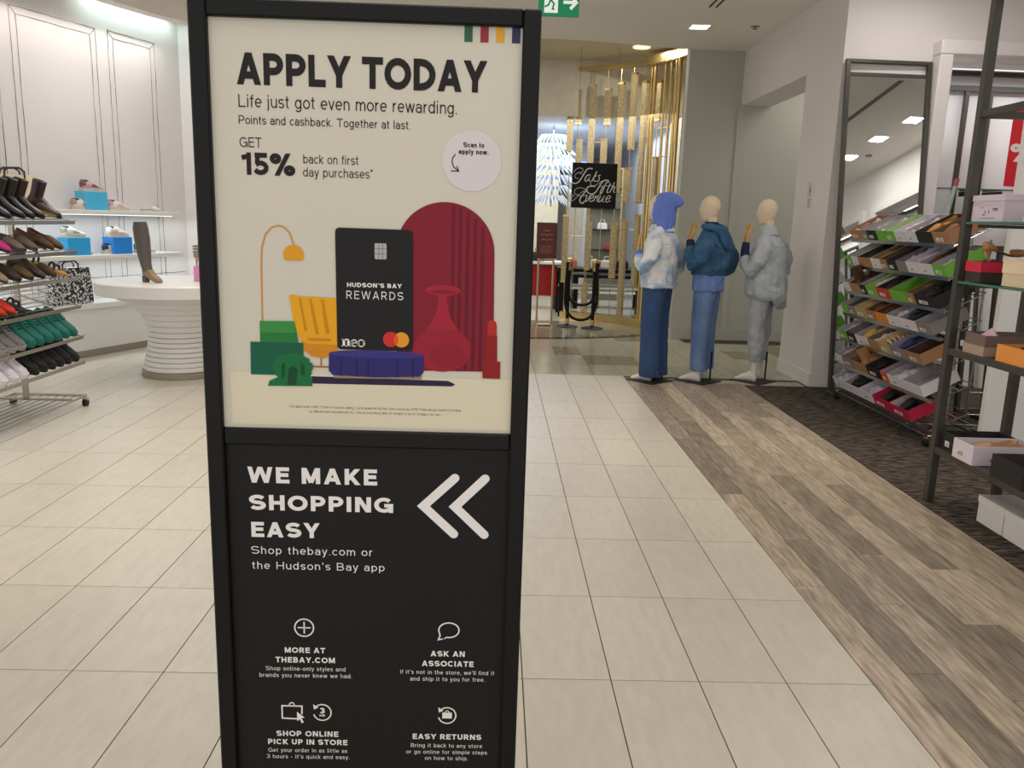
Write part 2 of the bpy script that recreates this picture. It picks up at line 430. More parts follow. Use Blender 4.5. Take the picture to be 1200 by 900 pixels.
# ================================================================ LETTERING (stroke letters, flat print)
def arcp(cx, cy, rx, ry, a0, a1, n=9):
    return [(cx + rx * cos(RD(a0 + (a1 - a0) * k / n)), cy + ry * sin(RD(a0 + (a1 - a0) * k / n))) for k in range(n + 1)]
def glyph(c, w):
    i = w / 2; T = 1 - i; B = i; h = .73; H = h - i; m = .5
    def D(x0, x1, y0, y1):
        r = (y1 - y0) / 2; rx = min(r * 1.15, (x1 - x0))
        return [(x0, y1)] + arcp(x1 - rx, (y0 + y1) / 2, rx, r, 90, -90) + [(x0, y0)]
    def ring(x0, x1, y0, y1):
        p = arcp((x0 + x1) / 2, (y0 + y1) / 2, (x1 - x0) / 2, (y1 - y0) / 2, 0, 360, 18)
        return p
    def S(W_, y0, y1):
        ry = (y1 - y0) / 4; cx = W_ / 2; rx = W_ / 2 - i
        return arcp(cx, y1 - ry, rx, ry, 25, 270, 11) + arcp(cx, y0 + ry, rx, ry, 90, -155, 11)[1:]
    X = 'x'
    if c == 'A': return .94, [(X, [(i * 1.15, 0), (.47, 1)]), (X, [(.94 - i * 1.15, 0), (.47, 1)]), [(.2, .3), (.74, .3)]]
    if c == 'B': return .84, [[(i + .04, 0), (i + .04, 1)], D(i + .04, .74 - i, m, T), D(i + .04, .8 - i, B, m)]
    if c == 'C': return .93, [arcp(.49, m, .49 - i, m - i, 42, 318, 16)]
    if c == 'D': return .9, [[(i + .04, 0), (i + .04, 1)], D(i + .04, .88 - i, B, T)]
    if c == 'E': return .76, [[(i + .04, 0), (i + .04, 1)], [(i, T), (.74, T)], [(i, m + .02), (.7, m + .02)], [(i, B), (.75, B)]]
    if c == 'F': return .7, [[(i + .04, 0), (i + .04, 1)], [(i, T), (.7, T)], [(i, m), (.64, m)]]
    if c == 'G': return .98, [arcp(.5, m, .5 - i, m - i, 42, 330, 16), [(.52, .47), (.98, .47)], [(.98 - i, .5), (.98 - i, .0)]]
    if c == 'H': return .88, [[(i + .04, 0), (i + .04, 1)], [(.84 - i, 0), (.84 - i, 1)], [(i, m), (.84, m)]]
    if c == 'I': return w + .08, [[(i + .04, 0), (i + .04, 1)]]
    if c == 'K': return .88, [[(i + .04, 0), (i + .04, 1)], ('e', [(i + .06, .30), (.86 - i * 1.2, 1)]), ('e', [(.34, .56), (.86 - i, 0)])]
    if c == 'L': return .7, [[(i + .04, 0), (i + .04, 1)], [(i, B), (.69, B)]]
    if c == 'M': return 1.06, [[(i + .04, 0), (i + .04, 1)], [(1.02 - i, 0), (1.02 - i, 1)], ('s', [(i * 1.2 + .04, 1), (.53, .08)]), ('s', [(1.02 - i * 1.2, 1), (.53, .08)])]
    if c == 'N': return .9, [[(i + .04, 0), (i + .04, 1)], [(.86 - i, 0), (.86 - i, 1)], (X, [(i * 1.2 + .04, 1), (.86 - i * 1.2, 0)])]
    if c == 'O': return 1.02, [ring(i, 1.02 - i, B, T)]
    if c == 'P': return .8, [[(i + .04, 0), (i + .04, 1)], D(i + .04, .79 - i, .4 + i * .3, T)]
    if c == 'R': return .86, [[(i + .04, 0), (i + .04, 1)], D(i + .04, .8 - i, .42 + i * .3, T), ('e', [(.45, .45), (.84 - i, 0)])]
    if c == 'S': return .86, [S(.86, B, T)]
    if c == 'T': return .8, [[(.4, 0), (.4, 1)], [(0, T), (.8, T)]]
    if c == 'U': return .88, [[(i + .04, 1)] + arcp(.44, .36, .4 - i, .36 - i, 180, 360) + [(.84 - i, 1)]]
    if c == 'W': return 1.32, [(X, [(i, 1), (.34, 0)]), (X, [(.34, 0), (.66, 1)]), (X, [(.66, 1), (.98, 0)]), (X, [(.98, 0), (1.32 - i, 1)])]
    if c == 'Y': return .9, [[(.45, 0), (.45, .45)], ('s', [(i * 1.1, 1), (.45, .40)]), ('s', [(.9 - i * 1.1, 1), (.45, .40)])]
    if c == '1': return .56, [[(.42, 0), (.42, 1)], [(.08, .76), (.42, .84)]]
    if c == '3': return .76, [arcp(.37, .5 + (T - .5) / 2, .36 - i, (T - .5) / 2, 160, -90) , arcp(.37, (B + .5) / 2, .39 - i, (.5 - B) / 2, 90, -160)]
    if c == '5': return .78, [[(.1, T), (.7, T)], [(.14 + i, T), (.1 + i, .5)], arcp(.37, .33, .4 - i, .33 - i, 140, -155)]
    if c == '%': return 1.24, [ring(i, .5 - i * .4, .52 + i, T), ring(.74 + i * .4, 1.24 - i, B, .48 - i), (X, [(.34, 0), (.9, 1)])]
    if c == '*': return .3, [[(.04, .82), (.26, .96)], [(.26, .82), (.04, .96)], [(.15, .76), (.15, 1.0)]]
    if c == '.': return w + .1, [[(i + .05, 0), (i + .05, w * 1.1)]]
    if c == ',': return w + .1, [[(i + .06, w), (i, -.14)]]
    if c == "'": return w + .1, [[(i + .05, .72), (i + .06, 1)]]
    if c == '-': return .4, [[(.05, .36), (.35, .36)]]
    if c == '_': return .8, [[(.05, .36), (.75, .36)]]
    lw = .6
    stem = [(i + .03, 0), (i + .03, h)]
    if c == 'a': return .6, [[(.57 - i, 0), (.57 - i, .45)], arcp(.29, .45, .27 - i / 2, H - .45, 0, 155), ring(i, .57 - i, B, .43)]
    if c == 'b': return .64, [[(i + .03, 0), (i + .03, 1)], ring(i + .03, .62 - i, B, H)]
    if c == 'c': return .56, [arcp(.31, h / 2, .31 - i, h / 2 - i, 45, 315, 13)]
    if c == 'd': return .64, [[(.59 - i, 0), (.59 - i, 1)], ring(i, .59 - i, B, H)]
    if c == 'e': return .62, [arcp(.31, h / 2, .31 - i, h / 2 - i, 0, 315, 14), [(i, h / 2), (.62 - i, h / 2)]]
    if c == 'f': return .34, [[(.14, 0), (.14, .75)] + arcp(.32, .75, .18, .25 - i, 180, 95, 5), [(0, H), (.32, H)]]
    if c == 'g': return .64, [[(.59 - i, h), (.59 - i, 0)] + arcp(.3, -.02, .29 - i, .24 - i, 0, -150), ring(i, .59 - i, B, H)]
    if c == 'h': return .6, [[(i + .03, 0), (i + .03, 1)], arcp(.29, .44, .27 - i, H - .44, 180, 0) + [(.56 - i, 0)]]
    if c == 'i': return w + .1, [stem[:], [(i + .03, .87), (i + .03, 1)]]
    if c == 'j': return w + .1, [[(i + .03, h), (i + .03, -.12), (i - .06, -.2)], [(i + .03, .87), (i + .03, 1)]]
    if c == 'k': return .56, [[(i + .03, 0), (i + .03, 1)], [(i, .26), (.5, h)], [(.2, .42), (.52, 0)]]
    if c == 'l': return w + .08, [[(i + .03, 0), (i + .03, 1)]]
    if c == 'm': return .94, [stem, arcp(.27, .46, .22 - i * .7, H - .46, 180, 0) + [(.49 - i * .7, 0)], arcp(.67, .46, .22 - i * .7, H - .46, 180, 0) + [(.89 - i * .7, 0)]]
    if c == 'n': return .6, [stem, arcp(.3, .44, .27 - i, H - .44, 180, 0) + [(.57 - i, 0)]]
    if c == 'o': return .64, [ring(i, .64 - i, B, H)]
    if c == 'p': return .64, [[(i + .03, -.24), (i + .03, h)], ring(i + .03, .62 - i, B, H)]
    if c == 'q': return .64, [[(.59 - i, -.24), (.59 - i, h)], ring(i, .59 - i, B, H)]
    if c == 'r': return .38, [stem, arcp(.34, .4, .3 - i, H - .4, 180, 92, 5)]
    if c == 's': return .54, [S(.54, B, H)]
    if c == 't': return .36, [[(.15, .93), (.15, .18)] + arcp(.3, .18, .15, .18 - i, 180, 275, 5), [(0, H), (.33, H)]]
    if c == 'u': return .6, [[(.57 - i, 0), (.57 - i, h)], [(i + .02, h)] + arcp(.3, .28, .28 - i, .28 - i, 180, 360)]
    if c == 'v': return .54, [[(i * .8, h), (.27, 0)], [(.54 - i * .8, h), (.27, 0)]]
    if c == 'w': return .84, [[(i * .8, h), (.23, 0)], [(.23, 0), (.42, h)], [(.42, h), (.61, 0)], [(.61, 0), (.84 - i * .8, h)]]
    if c == 'y': return .54, [[(i * .8, h), (.27, 0)], [(.54 - i * .8, h), (.2, -.22), (.05, -.24)]]
    if c == 'z': return .5, [[(.02, H), (.48, H)], [(.46, H), (.04, B)], [(.02, B), (.5, B)]]
    return .32, []
def clip_poly(poly, lo, hi):
    for sgn, lim in ((1, lo), (-1, hi)):
        out = []
        for k in range(len(poly)):
            a, b = poly[k], poly[(k + 1) % len(poly)]
            da, db = sgn * (a[1] - lim), sgn * (b[1] - lim)
            if da >= 0: out.append(a)
            if (da >= 0) != (db >= 0):
                t = da / (da - db); out.append((a[0] + (b[0] - a[0]) * t, a[1] + (b[1] - a[1]) * t))
        poly = out
        if len(poly) < 3: return []
    return poly
def ribbon(path, w, ext=0, ext2=0):
    """quads of a mitred ribbon"""
    p = [Vector(q) for q in path]
    closed = (p[0] - p[-1]).length < 1e-6
    d = (p[-1] - p[0]).normalized() if ext or ext2 else None
    if ext: p[0] = p[0] - d * ext
    if ext2: p[-1] = p[-1] + d * ext2
    nrm = []
    n = len(p)
    for k in range(n):
        if closed: a = p[k - 1] if k > 0 else p[n - 2]; b = p[k + 1] if k < n - 1 else p[1]
        else: a = p[max(k - 1, 0)]; b = p[min(k + 1, n - 1)]
        d1 = (p[k] - a); d2 = (b - p[k])
        if d1.length < 1e-9: d1 = d2
        if d2.length < 1e-9: d2 = d1
        d1 = d1.normalized(); d2 = d2.normalized()
        t = (d1 + d2)
        t = t.normalized() if t.length > 1e-6 else d1
        nn = Vector((-t.y, t.x)); c = max(.5, nn.dot(Vector((-d1.y, d1.x))))
        nrm.append(nn * (w / 2 / c))
    return [[tuple(p[k] + nrm[k]), tuple(p[k + 1] + nrm[k + 1]), tuple(p[k + 1] - nrm[k + 1]), tuple(p[k] - nrm[k])] for k in range(n - 1)]
def text_flat(mb, s, x0, x1, z, cap, w, y, track=.12, mi=0, flip=1):
    polys = []; x = 0
    for ch in s:
        adv, paths = glyph(ch, w)
        for si, pt in enumerate(paths):
            ext = pt[0] if pt[0] in ('x', 's', 'e') else ''
            pth = pt[1] if ext else pt
            for q in ribbon(pth, w, w if ext in ('x', 's') else 0, w if ext in ('x', 'e') else 0):
                if ext: q = clip_poly(q, 0, 1)
                if len(q) >= 3: polys.append((si, [(a + x, b_) for a, b_ in q]))
        x += adv + track
    x -= track
    k = (x1 - x0) / x
    for si, q in polys:
        mb.add([(x0 + a * k, y - si * .00005, z + b_ * cap) for a, b_ in q], [tuple(range(len(q)))], mi)
def line_flat(mb, path, w, y, mi=0, round_=False):
    for q in ribbon(path, w): mb.add([(a, y, b_) for a, b_ in q], [(0, 1, 2, 3)], mi)
    if round_:
        for e in (path[0], path[-1]):
            mb.add([(e[0] + w / 2 * cos(k * pi / 8), y - .0001, e[1] + w / 2 * sin(k * pi / 8)) for k in range(16)], [tuple(range(16))], mi)
def poly_flat(mb, poly, y, mi=0):
    mb.add([(a, y, b_) for a, b_ in poly], [tuple(range(len(poly)))], mi)
def ell(c, rx, rz, a0=0, a1=360, n=28):
    return [(c[0] + rx * cos(RD(a0 + (a1 - a0) * k / n)), c[1] + rz * sin(RD(a0 + (a1 - a0) * k / n))) for k in range(n + (a1 - a0 != 360))]

# ================================================================ FREE-STANDING SIGN
S_ = .00165      # metres per photo pixel on the sign (rough, for stroke widths)
sign = empty('sign_stand', (-.2385, 1.515, 0))
tag(sign, 'tall black floor-standing sign holding a cream poster above a black poster', 'sign')
hw, ft = .3075, .032
zt, zm0, zm1 = 1.893, 1.091, 1.124
fb = .012
b = MB()
b.box(-hw, -hw + ft, -.010, .030, 0.02, zt, bev=.003); b.box(hw - ft, hw, -.010, .030, 0.02, zt, bev=.003)
b.box(-hw + ft, hw - ft, -.010, .030, zt - .030, zt, bev=.003); b.box(-hw + ft, hw - ft, -.006, .030, zm0, zm1, bev=.003)
b.box(-hw + ft, hw - ft, -.010, .030, .22, .25, bev=.003)
b.build('frame', m_black, sign, smooth=30)
b = MB(); b.box(-.31, .31, -.2, .22, 0, .012, bev=.003); b.build('base_plate', m_black, sign)
m_cream = M('poster_cream', (206, 200, 184), .55, var=.012, scale=3, spec=.3)
m_ink = M('ink_charcoal', (30, 25, 25), .5, var=0, spec=.3)
m_pblack = M('poster_black', (20, 18, 18), .5, var=.04, scale=6, spec=.3)
m_pwhite = M('ink_white', (232, 228, 224), .55, var=0)
up = MB().box(-hw + ft, hw - ft, .002, .014, zm1, zt - .03).build('upper_poster', m_cream, sign); up['label'] = 'cream upper poster'
lo = MB().box(-hw + ft, hw - ft, .004, .014, .25, zm0).build('lower_poster', m_pblack, sign); lo['label'] = 'black lower poster'
b = MB().box(-hw + ft, hw - ft, .016, .028, .25, zt - .03).build('back_panel', m_black, sign)
YU, YL = .0012, .0032
def txt(parent, name, items, mat, y, w=.11, track=.12):
    for it in items:
        b = MB()
        s, (xa, za), (xb, _), cap = it[:4]
        text_flat(b, s, xa, xb, za, cap, it[4] if len(it) > 4 else w, y, it[5] if len(it) > 5 else track)
        b.build(name, mat, parent)
K = .00163
txt(up, 'headline', [('APPLY TODAY', (-0.2292,1.7523), (0.2142,1.7564), 33 * K, .235, .05)], m_ink, YU)
txt(up, 'lettering', [
    ('Life just got even more rewarding.', (-0.2279,1.7141), (0.1627,1.7183), 13.3 * K, .10, .10),
    ('Points and cashback. Together at last.', (-0.2284,1.6852), (0.0795,1.6892), 9 * K, .11, .10),
    ('GET', (-0.2277,1.6452), (-0.1882,1.6465), 10.6 * K, .11, .1),
    ('15%', (-0.2277,1.5970), (-0.1290,1.5977), 24 * K, .22, .05),
    ('back on first', (-0.1146,1.6202), (-0.0147,1.6224), 9.8 * K, .10, .10),
    ('day purchases*', (-0.1151,1.5971), (0.0111,1.5992), 9.8 * K, .10, .10),
    ("*On approved credit. Some exclusions apply. Card powered by Neo and issued by ATB Financial pursuant to license", (-0.1508,1.1656), (0.1783,1.1652), 3.2 * K, .12, .12),
    ("by Mastercard International Inc. See a store associate for details or go to thebay.com_neo.", (-0.1121,1.1565), (0.1411,1.1575), 3.2 * K, .12, .12)], m_ink, YU)
b = MB()
for k, (x, c) in enumerate(((544.5, 0), (563.3, 1), (581.8, 2), (600.4, 3))): pass
def rect_flat(mb, a, c, y, mi=0): mb.add([(a[0], y, a[1]), (c[0], y, a[1]), (c[0], y, c[1]), (a[0], y, c[1])], [(0, 1, 2, 3)], mi)
for a, c, col, nm in (((0.1728,1.8661), (0.1871,1.8370), (30, 92, 66), 'green'), ((0.2010,1.8657), (0.2154,1.8369), (150, 32, 52), 'crimson'), ((0.2288,1.8653), (0.2432,1.8376), (222, 160, 32), 'amber'), ((0.2567,1.8663), (0.2713,1.8374), (44, 36, 84), 'navy')):
    b = MB(); rect_flat(b, a, (c[0], c[1]), YU); o = b.build('stripe', M('print_' + nm, col, .55, var=0), up); o['label'] = nm + ' stripe'
m_stick = M('sticker_pale', (212, 203, 205), .5, var=0)
b = MB(); poly_flat(b, ell((0.1901,1.6345), .0545, .0545), YU); stk = b.build('round_sticker', m_stick, up)
txt(up, 'sticker_lettering', [('Scan to', (0.1742,1.6577), (0.2124,1.6580), 5.3 * K, .2, .1), ('apply now.', (0.1661,1.6458), (0.2208,1.6464), 5.3 * K, .2, .1)], m_ink, YU - .0006)
b = MB(); line_flat(b, [(0.1607,1.6450), (0.1557,1.6390), (0.1543,1.6308), (0.1574,1.6226), (0.1663,1.6157)], 1.1 * K, YU - .0006)
line_flat(b, [(0.1525,1.6154), (0.1666,1.6153), (0.1632,1.6242)], 1.1 * K, YU - .0006); b.build('arrow', m_ink, up)
# printed picture
def pr(name, polys, col, layer, parent=up, var=0, **kw):
    b = MB()
    for qi, q in enumerate(polys): poly_flat(b, q, YU - layer * .00022 - qi * .00005)
    return b.build(name, M('print_%d_%d_%d' % col, col, .55, var=var, spec=.3, **kw), parent)
pr('printed_floor', [[(-0.2612,1.2336), (0.2928,1.2304), (0.2912,1.1299), (-0.2602,1.1308)]], (216, 208, 182), 0)
arch = [(0.0555,1.2439)] + ell((0.1443,1.4684), .0915, .0915, 180, 0, 24) + [(0.2393,1.2456)]
pr('printed_arch', [arch], (128, 26, 42), 1)
folds = []
for k, x in enumerate((529, 537, 545.5, 554, 562.5)):
    tops = (241.5, 243.5, 248, 255, 265)
    folds.append([((0.1560,1.4625)[0] + (x - 529) * K, (0.1595,1.2467)[1]), ((0.1560,1.4625)[0] + (x - 529) * K, (0.1548,1.5399)[1] + (250 - tops[k]) * K), ((0.1560,1.4625)[0] + (x - 525.5) * K, (0.1548,1.5399)[1] + (250 - tops[k]) * K), ((0.1560,1.4625)[0] + (x - 525.5) * K, (0.1595,1.2467)[1])])
pr('printed_curtain', folds, (100, 18, 34), 2)
# vase
vx, vz = (0.1410,1.2863)
body = ell((vx, vz), .055, .043, 0, 360, 36)
pr('printed_vase', [body], (150, 30, 48), 3)
nk = [(-.0075, .105), (-.009, .085), (-.014, .065), (-.021, .050), (-.032, .038), (.032, .038), (.021, .050), (.014, .065), (.009, .085), (.0075, .105)]
pr('printed_vase_neck', [[(vx + a, vz + c) for a, c in nk], ell((vx, vz + .112), .033, .0105)], (160, 34, 54), 4)
pr('printed_vase_mouth', [ell((vx, vz + .109), .024, .0035)], (132, 24, 40), 5)
pr('printed_vase_grain', [ell((vx + .01, vz - .012), .034, .022)], (140, 27, 44), 5)
# lipstick
pr('printed_lipstick', [[(0.2179,1.2665), (0.2523,1.2658), (0.2527,1.2327), (0.2190,1.2329)], [(0.2229,1.3159), (0.2449,1.3157), (0.2462,1.2657), (0.2244,1.2659)]], (140, 28, 28), 5)
pr('printed_lipstick_tip', [[(0.2265,1.3152), (0.2259,1.3371), (0.2287,1.3436), (0.2351,1.3461), (0.2416,1.3424), (0.2434,1.3360), (0.2439,1.3156)]], (176, 44, 36), 6)
# lamp
b = MB(); line_flat(b, [(-0.1964,1.3315), (-0.1956,1.4378), (-0.1935,1.4675), (-0.1859,1.4925), (-0.1746,1.5044), (-0.1611,1.5084), (-0.1497,1.5044), (-0.1414,1.4946), (-0.1343,1.4724)], 1.6 * K, YU - .0003)
b.build('printed_lamp_stem', M('print_ochre', (196, 140, 44), .55, var=0), up)
pr('printed_lamp_shade', [ell((-0.1356,1.4560), .0188, .018, -36, 216, 26) ], (218, 152, 32), 3)
# chair
pr('printed_chair', [[(-0.1455,1.3810), (-0.1401,1.3822), (-0.1275,1.3799), (-0.0577,1.3779), (-0.0564,1.2901), (-0.0894,1.2859), (-0.1198,1.2916), (-0.1307,1.3075), (-0.1395,1.3396)]], (226, 162, 24), 3)
pr('printed_chair_shell', [[(-0.1261,1.2963), (-0.1102,1.2902), (-0.0566,1.2901), (-0.0565,1.2705), (-0.0817,1.2640), (-0.1042,1.2659), (-0.1185,1.2769)]], (206, 132, 28), 4)
pr('printed_throw_folds', [[(-0.1086,1.3757), (-0.1038,1.3758), (-0.0906,1.3086), (-0.0970,1.3085)], [(-0.0864,1.3747), (-0.0816,1.3748), (-0.0714,1.3124), (-0.0778,1.3090)], [(-0.1276,1.3767), (-0.1244,1.3768), (-0.1129,1.3145), (-0.1177,1.3144)], [(-0.1132,1.3015), (-0.0683,1.3012), (-0.0684,1.2963), (-0.1101,1.2967)]], (196, 132, 16), 5)
pr('printed_chair_foot', [[(-0.0889,1.2663), (-0.0865,1.2663), (-0.0868,1.2482), (-0.0892,1.2482)], [(-0.1045,1.2486), (-0.0723,1.2482), (-0.0723,1.2453), (-0.1046,1.2453)]], (146, 108, 60), 3)
# green things
pr('printed_green_box', [[(-0.2200,1.2914), (-0.1204,1.2916), (-0.1217,1.2291), (-0.2211,1.2287)]], (18, 92, 66), 5)
pr('printed_clutch', [[(-0.2013,1.3314), (-0.1365,1.3324), (-0.1294,1.2913), (-0.2014,1.2917)]], (40, 118, 56), 6)
pr('printed_clutch_flap', [[(-0.2013,1.3314), (-0.1365,1.3324), (-0.1346,1.3106), (-0.2015,1.3096)]], (58, 138, 64), 7)
fx, fz = (-0.1413,1.2426)
random.seed(5)
fur = [(fx + (.037 + random.uniform(-.0025, .003)) * cos(k * pi / 20), fz + (.030 + random.uniform(-.002, .003)) * sin(k * pi / 20)) for k in range(40)]
pr('printed_green_fur', [fur, [(-0.1895,1.2074), (-0.1860,1.2174), (-0.1663,1.2263), (-0.1049,1.2279), (-0.1053,1.2088)]], (20, 106, 58), 8)
pr('printed_fur_shade', [[(-0.1499,1.2399), (-0.1416,1.2484), (-0.1321,1.2404), (-0.1360,1.2105), (-0.1522,1.2100)], [(-0.1626,1.2478), (-0.1559,1.2546), (-0.1566,1.2282), (-0.1632,1.2214)], [(-0.1270,1.2554), (-0.1190,1.2490), (-0.1195,1.2259), (-0.1258,1.2323)]], (12, 70, 42), 9)
# ottoman with shadow, card
pr('printed_rug_shadow', [[(-0.1049,1.2279), (0.1533,1.2258), (0.1672,1.2195), (0.1616,1.2152), (-0.1052,1.2138)]], (40, 34, 62), 2)
pr('printed_ottoman_foot', [[(-0.0660,1.2340), (0.1027,1.2352), (0.1027,1.2274), (-0.0629,1.2258)]], (150, 128, 104), 4)
pr('printed_ottoman', [[(-0.0727,1.2716)] + ell((0.0167,1.2725), .0905, .0085, 180, 0, 14) + [(0.1069,1.2717), (0.1068,1.2420), (0.0995,1.2327), (0.0150,1.2290), (-0.0660,1.2315), (-0.0737,1.2404)]], (44, 38, 104), 6)
seams = []
for x in (400, 418, 431.5, 465, 483.5):
    x0 = (0.0167,1.2494)[0] + (x - 441) * K
    seams.append([(x0 - .0008, (0.0166,1.2296)[1]), (x0 - .0008, (0.0167,1.2659)[1]), (x0 + .0008, (0.0167,1.2659)[1]), (x0 + .0008, (0.0166,1.2296)[1])])
pr('printed_ottoman_top', [ell((0.0167,1.2738), .089, .0075)], (58, 52, 124), 7)
for q_ in seams: pr('printed_seam', [q_], (22, 18, 58), 7)
def rrect(tl, tr, br, bl, r):
    out = []
    pts = [Vector(q) for q in (tl, tr, br, bl)]
    for k in range(4):
        p, a, c = pts[k], pts[k - 1], pts[(k + 1) % 4]
        u = (a - p).normalized() * r; v = (c - p).normalized() * r
        for t in range(5):
            tt = t / 4
            out.append(tuple(p + u * (1 - tt) ** 2 + v * tt ** 2))
    return out
card = pr('printed_card', [rrect((-0.0583,1.5080), (0.0845,1.5073), (0.0860,1.2816), (-0.0567,1.2816), .009)], (26, 23, 25), 8)
pr('printed_chip', [rrect((0.0140,1.4817), (0.0361,1.4818), (0.0364,1.4526), (0.0143,1.4524), .003)], (176, 174, 172), 9)
b = MB()
for a, c in (((0.0220,1.4818), (0.0219,1.4522)), ((0.0290,1.4820), (0.0290,1.4524)), ((0.0141,1.4715), (0.0361,1.4721)), ((0.0141,1.4621), (0.0361,1.4628))): line_flat(b, [a, c], .0009, YU - .0023)
b.build('printed_chip_lines', M('print_grey_dark', (90, 88, 88), .5, var=0), up)
txt(up, 'card_lettering', [("HUDSON'S BAY", (-0.0375,1.4000), (0.0647,1.4006), 4.9 * K, .22, .12), ('REWARDS', (-0.0390,1.3778), (0.0676,1.3776), 9.2 * K, .11, .3)], m_pwhite, YU - .0023)
# serif word: bold stems with thin joins
b = MB()
nx, nz = (-0.0481,1.2874); u_ = 1.0 * K
def rf(x0, x1, z0, z1): rect_flat(b, (nx + x0 * K, nz + z0 * K), (nx + x1 * K, nz + z1 * K), YU - .0023)
rf(1, 3.9, 0, 8.6); rf(-.3, 5, 0, 1); rf(0, 3, 7.7, 8.7); rf(6.3, 9.2, 0, 6.6); rf(5.2, 10.2, 0, 1)
line_flat(b, [(nx + 3 * K, nz + 6.5 * K), (nx + 5 * K, nz + 8.3 * K), (nx + 7.2 * K, nz + 8.2 * K), (nx + 8.2 * K, nz + 6.3 * K)], 1.5 * K, YU - .0023)
line_flat(b, ell((nx + 14.2 * K, nz + 4.3 * K), 3.1 * K, 3.8 * K, 0, 310, 16), 1.2 * K, YU - .0023)
line_flat(b, [(nx + 11.7 * K, nz + 7 * K), (nx + 11.3 * K, nz + 4.4 * K), (nx + 11.9 * K, nz + 1.6 * K)], 2.4 * K, YU - .0023)
rf(11.5, 17.8, 4, 5)
line_flat(b, ell((nx + 22.4 * K, nz + 4.3 * K), 3.5 * K, 3.9 * K, 0, 360, 20), 1.2 * K, YU - .0023)
line_flat(b, [(nx + 19.5 * K, nz + 7 * K), (nx + 19.0 * K, nz + 4.3 * K), (nx + 19.5 * K, nz + 1.6 * K)], 2.2 * K, YU - .0023)
line_flat(b, [(nx + 25.3 * K, nz + 7 * K), (nx + 25.8 * K, nz + 4.3 * K), (nx + 25.3 * K, nz + 1.6 * K)], 2.2 * K, YU - .0023)
b.build('card_word', m_pwhite, up)
c1, c2 = (0.0440,1.3032), (0.0642,1.3029)
pr('printed_red_disc', [ell(c1, .0145, .0145)], (204, 46, 40), 9)
pr('printed_orange_disc', [ell(c2, .0145, .0145)], (226, 150, 40), 10)
mid = ((c1[0] + c2[0]) / 2, (c1[1] + c2[1]) / 2)
hd = (c2[0] - c1[0]) / 2; aa = math.degrees(math.acos(hd / .0145))
pr('printed_disc_overlap', [ell(c1, .0145, .0145, -aa, aa, 8) + ell(c2, .0145, .0145, 180 - aa, 180 + aa, 8)], (222, 88, 34), 11)
# lower poster
txt(lo, 'headline', [('WE MAKE', (-0.2352,1.0120), (0.0177,1.0112), 20 * K, .235, .14), ('SHOPPING', (-0.2342,0.9558), (0.0487,0.9537), 19.3 * K, .235, .12), ('EASY', (-0.2330,0.8993), (-0.0966,0.9001), 19.3 * K, .235, .12)], m_pwhite, YL)
txt(lo, 'lettering', [
    ('Shop thebay.com or', (-0.2332,0.8636), (0.0078,0.8627), 9.8 * K, .105, .17), ("the Hudson's Bay app", (-0.2326,0.8314), (0.0320,0.8304), 9.8 * K, .105, .17),
    ('MORE AT', (-0.1728,0.6487), (-0.0897,0.6478), 7.4 * K, .22, .13), ('THEBAY.COM', (-0.1917,0.6266), (-0.0697,0.6252), 7.6 * K, .22, .13),
    ('Shop online_only styles and'.replace('_', '-'), (-0.2121,0.6085), (-0.0487,0.6083), 5.6 * K, .11, .15), ('brands you never knew we had.', (-0.2255,0.5932), (-0.0352,0.5930), 5.6 * K, .11, .15),
    ('ASK AN', (0.1259,0.6464), (0.1967,0.6469), 7.6 * K, .22, .13), ('ASSOCIATE', (0.1083,0.6239), (0.2151,0.6241), 7.6 * K, .22, .13),
    ("If it's not in the store, we'll find it", (0.0636,0.6058), (0.2581,0.6085), 5.6 * K, .11, .15), ('and ship it to you for free.', (0.0842,0.5905), (0.2391,0.5925), 5.6 * K, .11, .15),
    ('SHOP ONLINE', (-0.1944,0.4571), (-0.0649,0.4574), 7.6 * K, .22, .13), ('PICK UP IN STORE', (-0.2127,0.4377), (-0.0462,0.4366), 7.6 * K, .22, .13),
    ('Get your order in as little as', (-0.2124,0.4196), (-0.0469,0.4205), 5.6 * K, .11, .15), ("3 hours - it's quick and easy.", (-0.2164,0.4046), (-0.0420,0.4054), 5.6 * K, .11, .15),
    ('EASY RETURNS', (0.0900,0.4551), (0.2348,0.4567), 7.6 * K, .22, .13), ('Bring it back to any store', (0.0862,0.4359), (0.2370,0.4376), 5.6 * K, .11, .15),
    ('or go online for simple steps', (0.0769,0.4206), (0.2477,0.4236), 5.6 * K, .11, .15), ('on how to ship.', (0.1164,0.4061), (0.2078,0.4076), 5.6 * K, .11, .15)], m_pwhite, YL)
b = MB(); line_flat(b, [(0.1696,1.0309), (0.1083,0.9716), (0.1692,0.9142)], 10.8 * K, YL, round_=True)
b.build('chevron', m_pwhite, lo)
b = MB(); line_flat(b, [(0.2290,1.0310), (0.1706,0.9715), (0.2299,0.9142)], 10.8 * K, YL, round_=True)
b.build('chevron', m_pwhite, lo)
c = (-0.1317,0.7049)
b = MB(); line_flat(b, ell(c, 11.7 * K, 11.7 * K) + [(c[0] + 11.7 * K, c[1])], 1.7 * K, YL); line_flat(b, [(c[0] - 8 * K, c[1]), (c[0] + 8 * K, c[1])], 1.7 * K, YL); line_flat(b, [(c[0], c[1] - 8 * K), (c[0], c[1] + 8 * K)], 1.7 * K, YL)
b.build('plus_icon', m_pwhite, lo)
c = (0.1628,0.7054)
q = ell(c, 12.7 * K, 10 * K, -115, 215, 26)
